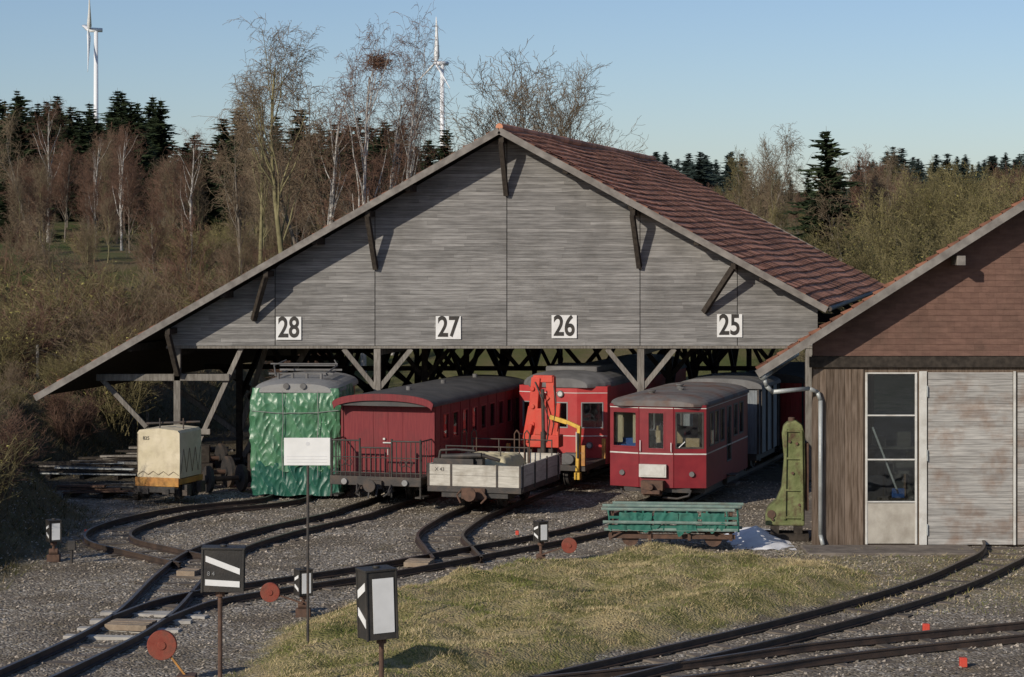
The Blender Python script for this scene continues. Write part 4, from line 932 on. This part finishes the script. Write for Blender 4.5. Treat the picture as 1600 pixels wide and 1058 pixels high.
r=top('switch_lantern','black point lantern with white arrow bars on rusty post','point lantern',(x,Y,0),0,'point lanterns of the yard'); o=lantern(r,.60,.30,zb_,zt,.06,'arrow',.02)
text('lettering','8 4',.09,RoofL,(-.17,-.162,zb_+.27),FR,o,ext=.002)
Y=32.; x,zt=XZ(596,890,Y); zb_=XZ(344,996,Y)[1]
r=top('switch_lantern','tall black point lantern with white panel on red post','point lantern',(x,Y,0),0,'point lanterns of the yard'); lantern(r,.44,.36,zb_,zt,.42,'rect',-.03)
for (u,vb,vt,vl,w,lab) in((474,962,891,930,.26,'small black lantern with white face beside disc lever'),(845,884,816,846,.22,'small white faced lantern beside rails and disc lever'),(84,876,814,846,.26,'small pale lantern on short post at gravel edge')):
    x,y=GP(u,vb); zt=XZ(u,vt,y)[1]; zb_=XZ(u,vl,y)[1]
    r=top('switch_lantern',lab,'point lantern',(x,y,0),0,'point lanterns of the yard'); lantern(r,w,.22,zb_,zt,.5,'rect')
    if u==474: disc_lever(r,-.62,.46,.185,-.1)
    if u==845: disc_lever(r,.62,.46,.17,-.1)
x,y=GP(292,1068); r=top('switch_lever','point lever with faded red disc weight and orange arm','point lever',(x,y,0)); disc_lever(r,-.40,.62,.24,base=(0,.1),lm_=Orange); m=M(); m.box(-.15,.15,-.15,.15,0,.15); m.obj('switch_machine',[Rust],r,bevel=.01)
x,y=GP(112,880); r=top('ground_signal_box','small dark box on stake beside the track','signal box',(x,y,0)); m=M(); m.cyl((0,0,0),(0,0,.3),.03); m.box(-.08,.08,-.06,.06,.3,.5); m.obj('body',[Iron],r)
x,y=GP(481,1028); r=top('information_sign','white information board on a thin dark metal pole','sign',(x,y,0)); s=F/y
zt=H-(684-370)/s; zb_=H-(727-370)/s
m=M(); m.box((444-481)/s,(516-481)/s,-.03,-.01,zb_,zt); sb=m.obj('board',[White],r,bevel=.004)
m=M(); m.cyl((0,.01,0),(0,.01,zt-.05),.024,n=10); m.obj('pole',[Iron],r)
GreyT=mat('faded_print',(.62,.62,.62),(.62,.62,.62),grime=0,bump=0)
for i in range(3):
    m=M(); z=zb_+.05+i*.05; m.box(-.36,.33,-.033,-.0302,z,z+.010); m.obj('printed_line',[GreyT],sb)
m=M(); m.cyl((0,-.033,zt-.1),(0,-.0302,zt-.1),.035,n=12); m.obj('round_emblem',[GreyT],sb)
for (u,v) in((1447,988),(1505,1042),(808,836),(135,834)):
    x,y=GP(u,v); r=top('track_marker','short red painted marker block standing in gravel','marker',(x,y,0),0,'red track markers'); m=M(); s_=.06 if v>900 else .04; m.box(-s_,s_,-s_,s_,0,s_*2.6); m.obj('block',[RedC],r,bevel=.01)

# ------------------------------------------------------------ turbines
def turbine(u,vh,Y,rz,ang,label):
    x,z=XZ(u,vh,Y); s=Y/F; r=top('wind_turbine',label,'wind turbine',(x,Y,0),rz,'wind turbines on the ridge')
    m=M(); m.cyl((0,0,0),(0,0,z-1),4.6*s,3.2*s,n=20); m.obj('tower',[Tur],r,smooth=True)
    m=M(); a=9*s; m.cyl((0,-1.2*a,z),(0,1.1*a,z),.42*a,.36*a,n=16); m.cyl((0,-1.6*a,z),(0,-1.2*a,z),.12*a,.40*a,n=16); m.obj('nacelle',[Tur],r,smooth=True)
    for k_ in range(3):
        t=ang+k_*2*math.pi/3; Lb=70*s; m=M(); vs=[];
        for i in range(9):
            q=i/8; R=.2*a+Lb*q; ch=(2.6 if i==0 else 4.8*(1-q)**.8+.9)*s*1.4; tk=ch*.25
            tw=.6*(1-q)+.2; cx,sx_=math.cos(t),math.sin(t)
            for (c_,h_) in((ch,0),(0,tk),(-ch*.4,0),(0,-tk)):
                lx_=c_*math.cos(tw)-h_*math.sin(tw); ly_=c_*math.sin(tw)+h_*math.cos(tw)
                vs.append((R*sx_+lx_*cx,-1.4*a+ly_-2.5*s*q*q,z+R*cx-lx_*sx_))
        fs=[(i*4+j,i*4+(j+1)%4,(i+1)*4+(j+1)%4,(i+1)*4+j) for i in range(8) for j in range(4)]+[(32,33,34,35)]
        m.add(vs,fs); m.obj('blade',[Tur],r,smooth=True)
turbine(150,47,1500,math.radians(-74),.7,'white wind turbine seen nearly edge on above firs')
turbine(691,99,1700,math.radians(-62),.12,'white wind turbine standing behind bare birches')

# ------------------------------------------------------------ trees
def tubes(segs,sides):
    A=np.array([s[0] for s in segs]);B=np.array([s[1] for s in segs]); r0=np.array([s[2] for s in segs]); r1=np.array([s[3] for s in segs])
    d=B-A; d/=np.linalg.norm(d,axis=1)[:,None]+1e-9; ref=np.where(np.abs(d[:,2:3])>.9,[[1.,0,0]],[[0,0,1.]]); u=np.cross(d,ref); u/=np.linalg.norm(u,axis=1)[:,None]; w=np.cross(d,u)
    t=np.arange(sides)*2*np.pi/sides; ring=u[:,None]*np.cos(t)[None,:,None]+w[:,None]*np.sin(t)[None,:,None]
    V=np.concatenate([A[:,None]+ring*r0[:,None,None],B[:,None]+ring*r1[:,None,None]],1).reshape(-1,3)
    n=len(segs); base=(np.arange(n)*2*sides)[:,None]; j=np.arange(sides); k=(j+1)%sides
    Fs=np.stack([base+j,base+k,base+sides+k,base+sides+j],-1).reshape(-1,4); return V,Fs
def mkmesh(name,V,Fs,mats_,mi=None,smooth=False,tint=None):
    me=bpy.data.meshes.new(name); me.from_pydata(V.tolist(),[],Fs.tolist() if hasattr(Fs,'tolist') else Fs)
    for q in mats_: me.materials.append(q)
    if mi is not None: me.polygons.foreach_set('material_index',mi)
    if tint is not None: at=me.attributes.new('tint','FLOAT','FACE'); at.data.foreach_set('value',tint)
    if smooth: me.polygons.foreach_set('use_smooth',[True]*len(me.polygons))
    return me
def bare(seed,Hh,kind,rmin=.0065):
    R=random.Random(seed); thick=[];thin=[];tips=[]
    def grow(p,d,L,r,lv):
        ns=8 if lv==0 else (6 if lv==1 else 3); st=L/ns
        for i in range(ns):
            wv=(.05,.11,.18,.26,.3)[lv]; 
            d2=d+Vector((R.gauss(0,wv),R.gauss(0,wv),R.gauss(0,wv)))
            if kind=='birch':
                if lv>=3: d2+=Vector((0,0,-.22))
                elif lv==2: d2+=Vector((0,0,.06))
                elif lv==1: d2+=Vector((0,0,.16))
            elif kind=='round': d2+=Vector((0,0,.10 if lv<3 else .05))
            else: d2+=Vector((0,0,.14))
            d2.normalize(); q=p+d2*st; ra=max(r*(1-i/ns*.75),rmin); rb=max(r*(1-(i+1)/ns*.75),rmin)
            (thick if lv<2 else thin).append((tuple(p),tuple(q),ra,rb)); d=d2; p=q
            if lv<4:
                if lv==0: nc=(0 if i<1 else 5) if kind=='round' else (0 if i<2 else (R.choice((2,3)) if kind=='birch' else R.choice((3,4))))
                elif lv==1: nc=(R.choice((1,2)) if kind!='thin' else 2) if i>0 else 0
                elif lv==2: nc=R.choice((1,1,2))
                else: nc=1
                for _ in range(nc):
                    ax=Vector((R.gauss(0,1),R.gauss(0,1),R.gauss(0,1))).cross(d).normalized()
                    an=R.uniform(.4,.8) if lv==0 else R.uniform(.35,.85)
                    if kind=='birch' and lv==0: an=R.uniform(.3,.65)
                    cd=(d*math.cos(an)+ax*math.sin(an))
                    f={0:(.42,.62)if kind=='round' else(.28,.46),1:(.35,.55),2:(.35,.6),3:(.4,.7)}[lv]
                    Lc_=L*R.uniform(*f)*(1-.45*i/ns if lv==0 else 1)
                    grow(p-d2*st*R.random()*.8,cd,Lc_,max(rmin,rb*R.uniform(.4,.6)),lv+1)
            else: tips.append(tuple(p))
    grow(Vector((0,0,-.3)),Vector((R.gauss(0,.05),R.gauss(0,.05),1)).normalized(),Hh*(.92 if kind!='round' else .72),Hh*.0125,0)
    return thick,thin,tips
def tree_proto(name,label,seed,Hh,kind,bark,twig,buds=0,group='bare trees behind the shed',rmin=.0065):
    th,tn,tips=bare(seed,Hh,kind,rmin)
    root=top(name,label,'tree',(0,0,0),0,group)
    V,Fs=tubes(th,7); o=bpy.data.objects.new('trunk',mkmesh('trunk',V,Fs,[bark],smooth=True)); COL.objects.link(o); o.parent=root
    V,Fs=tubes(tn,3); fl_=Fs.tolist(); mi=[0]*len(fl_)
    if buds and tips:
        T=np.array(tips); T=T[rng.integers(0,len(T),buds)]; T=T+rng.normal(0,.12,T.shape); n=len(T); off=rng.normal(0,.035,(n,3,3)); VV=(T[:,None]+off).reshape(-1,3); b0=len(V); V=np.concatenate([V,VV]); ff=(np.arange(3*n).reshape(-1,3)+b0).tolist(); fl_+=ff; mi+=[1]*n
    me=mkmesh('crown',V,fl_,[twig,Bud],mi,tint=rng.random(len(fl_)).tolist()); o=bpy.data.objects.new('crown',me); COL.objects.link(o); o.parent=root
    return root
def fir_proto(label,seed,Hh,R_,mat_,group,dens=1.0):
    R=random.Random(seed); root=top('fir_tree',label,'tree',(0,0,0),0,group)
    V,Fs=tubes([((0,0,-.3),(0,0,Hh*.5),Hh*.016,Hh*.01),((0,0,Hh*.5),(0,0,Hh),Hh*.01,.01)],7); o=bpy.data.objects.new('trunk',mkmesh('trunk',V,Fs,[BarkG])); COL.objects.link(o); o.parent=root
    vs=[];fs=[];tn=[]; z=Hh*.07
    while z<Hh*.985:
        t=z/Hh; Lb=(R_*(1-t)**.7+.2)*(1+.22*math.sin(z*2.3+seed)+.12*math.sin(z*5.1)); nb=int((8+6*(1-t))*dens); lop=R.uniform(0,6.28)
        for b_ in range(nb):
            a=R.uniform(0,6.28); L1=Lb*R.uniform(.45,1.2)*(1+.2*math.cos(a-lop)); tt=R.random(); dz=-.28-.25*(1-t)
            k=max(3,int(L1/.28))
            for i in range(k):
                s=(i+1)/k; cx=math.cos(a)*L1*s; cy=math.sin(a)*L1*s; cz=z+L1*(dz*s+.22*s*s)+R.gauss(0,.06)
                w=(.18+.32*(1-s))*min(1,.45+L1*.35)*R.uniform(.8,1.6); 
                px_,py_=-math.sin(a)*w,math.cos(a)*w; b0=len(vs)
                ex_=math.cos(a)*w*1.5; ey_=math.sin(a)*w*1.5
                vs+= [(cx-ex_*.5+px_*R.uniform(.6,1.2),cy-ey_*.5+py_,cz-R.uniform(.05,.25)*w*3),(cx-ex_*.5-px_,cy-ey_*.5-py_*R.uniform(.6,1.2),cz-R.uniform(.05,.25)*w*3),(cx+ex_,cy+ey_,cz+R.uniform(-.1,.12)),(cx-ex_,cy-ey_,cz+.1*w)]
                fs+=[(b0,b0+2,b0+3),(b0+1,b0+3,b0+2)]; tn+=[tt*.6+.4*R.random()]*2
        z+=Hh*.018+.06
    me=mkmesh('crown',np.array(vs),fs,[mat_],tint=tn); o=bpy.data.objects.new('crown',me); COL.objects.link(o); o.parent=root
    return root
def shrub_proto(label,seed,Hh,twig,buds,group='shrubs on the slope'):
    R=random.Random(seed); segs=[];tips=[]
    for s in range(34):
        a=R.uniform(0,6.28); d=Vector((math.cos(a)*R.uniform(.1,.7),math.sin(a)*R.uniform(.1,.7),1)).normalized(); p=Vector((R.gauss(0,.25),R.gauss(0,.25),-.1)); L=Hh*R.uniform(.5,1.05); r=R.uniform(.01,.022)
        for i in range(6):
            d=(d+Vector((R.gauss(0,.14),R.gauss(0,.14),.03))).normalized(); q=p+d*L/6; segs.append((tuple(p),tuple(q),r*(1-i/8),r*(1-(i+1)/8))); p=q
            if i>0:
                for _ in range(3):
                    dd=(d+Vector((R.gauss(0,.6),R.gauss(0,.6),R.gauss(0,.4)))).normalized(); l2=L*R.uniform(.12,.28); q2=q+dd*l2; segs.append((tuple(q),tuple(q2),.008,.006)); tips.append(tuple(q2))
                    for __ in range(2): d3=(dd+Vector((R.gauss(0,.6),R.gauss(0,.6),R.gauss(0,.5)))).normalized(); q3=q2+d3*l2*.6; m_=q+dd*l2*R.uniform(.4,1); segs.append((tuple(m_),tuple(m_+d3*l2*.6),.006,.005)); tips.append(tuple(m_+d3*l2*.6))
    root=top('shrub',label,'shrub',(0,0,0),0,group); V,Fs=tubes(segs,3); fl_=Fs.tolist(); mi=[0]*len(fl_)
    if buds:
        T=np.array(tips)[rng.integers(0,len(tips),buds)]+rng.normal(0,.08,(buds,3)); off=rng.normal(0,.03,(buds,3,3)); b0=len(V); V=np.concatenate([V,(T[:,None]+off).reshape(-1,3)]); fl_+=(np.arange(3*buds).reshape(-1,3)+b0).tolist(); mi+=[1]*buds
    o=bpy.data.objects.new('branches',mkmesh('branches',V,fl_,[twig,Bud],mi,tint=rng.random(len(fl_)).tolist())); COL.objects.link(o); o.parent=root
    return root
def place(proto,u,Y,vtop=None,hproto=None,sc=1.0,label=None,xs_=None):
    x=(u-800)/F*Y; zb_=hzs(x,Y)-.1
    if vtop is not None: sc=max(.15,(H-(vtop-370)/F*Y-zb_)/hproto)
    s=(sc*(xs_ or 1),sc*(xs_ or 1),sc); return copy_thing(proto,(x,Y,zb_),random.uniform(0,6.28),s,label)
def retire(p):
    for c_ in list(p.children): bpy.data.objects.remove(c_)
    bpy.data.objects.remove(p)
B1=tree_proto('birch_tree','tall bare birch with pale trunk and drooping twigs',11,15,'birch',BarkW,TwigR,rmin=.008)
B2=tree_proto('birch_tree','tall bare birch with pale trunk and drooping twigs',23,15,'birch',BarkW,TwigR,rmin=.008)
B3=tree_proto('bare_tree','tall bare tree with yellow lichen bark and upright limbs',27,15,'birch',BarkY,TwigB,rmin=.008)
R1=tree_proto('bare_tree','spreading bare broadleaf tree against the sky',5,11,'round',BarkG,TwigB)
T1=tree_proto('bare_tree','slender leafless tree with brown branches',31,12,'thin',BarkG,TwigR,rmin=.011)
T2=tree_proto('bare_tree','slender leafless tree with brown branches',32,12,'thin',BarkY,TwigB,rmin=.010)
T3=tree_proto('bare_tree','slender leafless tree with grey lichen bark',35,12,'birch',BarkG,TwigB,rmin=.010)
Y1=tree_proto('budding_tree','tree with olive twigs and sparse yellow green buds',41,10,'round',BarkY,TwigO,buds=2000,group='budding trees behind the roofs',rmin=.009)
Y2=tree_proto('budding_tree','tree with olive twigs and sparse yellow green buds',43,10,'thin',BarkG,TwigO,buds=700,group='budding trees behind the roofs',rmin=.009)
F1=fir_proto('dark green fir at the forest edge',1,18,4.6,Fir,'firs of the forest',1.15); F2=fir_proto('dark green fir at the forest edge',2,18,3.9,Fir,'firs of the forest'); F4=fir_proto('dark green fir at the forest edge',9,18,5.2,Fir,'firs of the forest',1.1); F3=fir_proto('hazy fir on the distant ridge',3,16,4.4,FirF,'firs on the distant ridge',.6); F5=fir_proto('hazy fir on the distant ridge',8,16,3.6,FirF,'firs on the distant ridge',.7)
S1=shrub_proto('leafless brown shrub on the slope',1,3,TwigB,0); S2=shrub_proto('olive shrub with first yellow buds',2,3,TwigO,500); S3=shrub_proto('leafless reddish shrub on the slope',3,3,TwigR,0)
def topz(p): return max(v.co.z for c_ in p.children for v in c_.data.vertices)
HH={p.name:topz(p) for p in (B1,B2,B3,R1,T1,T2,T3,Y1,Y2,F1,F2,F3,F4,F5)}
def pl(p,u,Y,vt,label=None,xs_=None): return place(p,u,Y,vt,HH[p.name],label=label,xs_=xs_)
for p,u,Y,vt,xs_ in((B3,450,108,18,1),(B2,500,112,60,1),(B1,568,106,22,.8),(B2,612,110,5,.75),(B1,640,118,120,.6),(B3,405,120,95,1),(T3,535,116,80,1),(T3,375,112,150,1),(B2,590,116,60,.8),(T3,470,122,110,1)): pl(p,u,Y,vt,xs_=xs_)
pl(R1,850,112,56,'broad bare tree rising behind the shed roof',1.15); pl(R1,890,122,80,xs_=1.1)
for p,u,Y,vt in((T3,1185,128,192),(Y2,1150,140,225),(Y2,1225,135,250),(T3,1325,118,240),(T1,1345,125,225),(Y1,1380,112,285),(Y1,1430,116,260),(Y1,1490,120,248),(Y2,1460,135,240),(Y1,1550,112,270),(Y1,1600,116,262),(T3,1405,130,225),(T1,1300,128,300),(Y1,1340,105,330),(Y1,1450,102,340),(Y1,1520,104,330),(Y1,1585,103,335),(Y2,1210,115,300),(Y2,1270,108,340),(T1,1110,140,285),(Y2,1130,150,290),(T2,1175,122,230),(T2,1370,124,250),(T2,1200,132,205)): pl(p,u,Y,vt)
for i in range(34): pl(random.choice((T2,Y2,Y1,T1)),random.uniform(1335,1640),random.uniform(125,185),random.uniform(245,300))
for i in range(16): pl(random.choice((T2,Y2,T1)),random.uniform(1060,1330),random.uniform(135,190),random.uniform(270,320))
pl(F4,1291,120,197,'dark bushy fir standing alone between bare trees',1.0)
pl(F2,1262,165,268); pl(F2,1335,175,270)
FF=(F1,F2,F4)
for i in range(40): pl(random.choice(FF),-40+i*7.3+random.uniform(-7,7),random.uniform(300,380),random.gauss(172,17)+(14 if i%3==0 else 0),xs_=random.uniform(.9,1.3))
for i in range(34): pl(random.choice(FF),random.uniform(-40,260),random.uniform(250,300),random.uniform(180,240),xs_=1.3)
for i in range(46): pl(random.choice(FF),random.uniform(225,700),random.uniform(190,260),random.uniform(175,262),xs_=1.15)
for (u,v) in((205,152),(30,138),(375,158),(350,175),(470,160),(600,180),(625,185),(500,190),(530,200),(580,190)): pl(F1,u,random.uniform(190,230),v+5,xs_=1.2)
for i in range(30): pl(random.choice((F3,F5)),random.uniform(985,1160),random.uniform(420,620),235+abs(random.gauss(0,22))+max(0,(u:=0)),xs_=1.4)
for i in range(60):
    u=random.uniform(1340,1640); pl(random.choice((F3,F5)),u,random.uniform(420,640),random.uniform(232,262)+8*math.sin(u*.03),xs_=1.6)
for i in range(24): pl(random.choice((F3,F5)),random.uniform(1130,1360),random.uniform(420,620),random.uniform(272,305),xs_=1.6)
for i in range(105):
    u=random.uniform(-60,470); Y=random.uniform(150,290); vt=max(190,random.gauss(240,28)+ (22 if u>250 else 0)); pl(random.choice((T1,T2,T1,T1)),u,Y,vt)
for i in range(22): pl(random.choice((T1,T2,T3)),random.uniform(400,780),random.uniform(125,160),random.uniform(205,300))
for i in range(14):
    u=random.uniform(-40,430); Y=random.uniform(98,135); pl(random.choice((T1,T2,T3)),u,Y,random.uniform(290,390))
for u,v in((45,160),(75,150),(150,200),(190,190),(300,195)): pl(random.choice((T3,B1)),u,random.uniform(150,200),v)
cnt=0
while cnt<112:
    u=random.uniform(-60,420) if cnt<88 else random.choice((random.uniform(420,520),random.uniform(1200,1300))); Y=random.uniform(76,140) if u<230 else random.uniform(97,140)
    x=(u-800)/F*Y
    if Y<97 and x>float(bankx(np.array([Y]))[0])-1.0: continue
    s_=random.uniform(.6,1.25)*(1 if Y<105 else .62)
    copy_thing(random.choice((S1,S2,S3,S2)),(x,Y,hzs(x,Y)-.05),random.uniform(0,6.28),(s_*1.15,s_*1.15,s_)); cnt+=1
for i in range(44):
    Y=random.uniform(50,84); x=float(bankx(np.array([Y]))[0])-random.uniform(1.2,4.2); s_=random.uniform(.25,.6); copy_thing(random.choice((S1,S2,S3)),(x,Y,hzs(x,Y)-.05),random.uniform(0,6.28),(s_*1.2,s_*1.2,s_))
for p in(B1,B2,B3,R1,T1,T2,T3,Y1,Y2,F1,F2,F3,F4,F5,S1,S2,S3): retire(p)
x,z=XZ(590,97,106); t=top('bird_nest','dark twig nest high in a birch crown','nest',(x,106,z)); 
R=random.Random(3); sg=[]
for i in range(200):
    a=Vector((R.gauss(0,.26),R.gauss(0,.26),R.gauss(0,.16))); d=Vector((R.gauss(0,1),R.gauss(0,1),R.gauss(0,.5))).normalized()*.3; sg.append((tuple(a-d),tuple(a+d),.013,.009))
V_,F_=tubes(sg,3); o=bpy.data.objects.new('twigs',mkmesh('twigs',V_,F_,[TwigR])); COL.objects.link(o); o.parent=t

# ------------------------------------------------------------ light, world, camera
d=Vector((.57,.71,-.41)).normalized()
sun=bpy.data.lights.new('sun','SUN'); sun.energy=3.7; sun.angle=math.radians(.5); sun.color=(1,.91,.78)
so=bpy.data.objects.new('sun',sun); COL.objects.link(so); so.rotation_euler=d.to_track_quat('-Z','Y').to_euler()
w=bpy.data.worlds.new('World'); scene.world=w; w.use_nodes=True; nt=w.node_tree
sk=nt.nodes.new('ShaderNodeTexSky'); sk.sky_type='NISHITA'; sk.sun_disc=False; sk.sun_elevation=math.asin(-d.z); sk.sun_rotation=math.atan2(-d.x,-d.y)%(2*math.pi)
sk.dust_density=1.0; sk.ozone_density=2.8; sk.air_density=1.0; sk.altitude=900
vm=nt.nodes.new('ShaderNodeVectorMath'); vm.operation='MULTIPLY'; vm.inputs[1].default_value=(.99,.98,1.06); nt.links.new(sk.outputs[0],vm.inputs[0])
bg=nt.nodes['Background']; bg.inputs[1].default_value=.09; nt.links.new(vm.outputs[0],bg.inputs[0])
cam=bpy.data.cameras.new('camera'); co=bpy.data.objects.new('camera',cam); COL.objects.link(co); co.location=(0,0,H); co.rotation_euler=(math.pi/2,0,0)
cam.sensor_width=36; cam.lens=81; cam.shift_y=-159/1600; cam.clip_end=6000; cam.clip_start=.5
scene.camera=co
scene.view_settings.view_transform='Standard'; scene.view_settings.look='None'; scene.view_settings.exposure=0
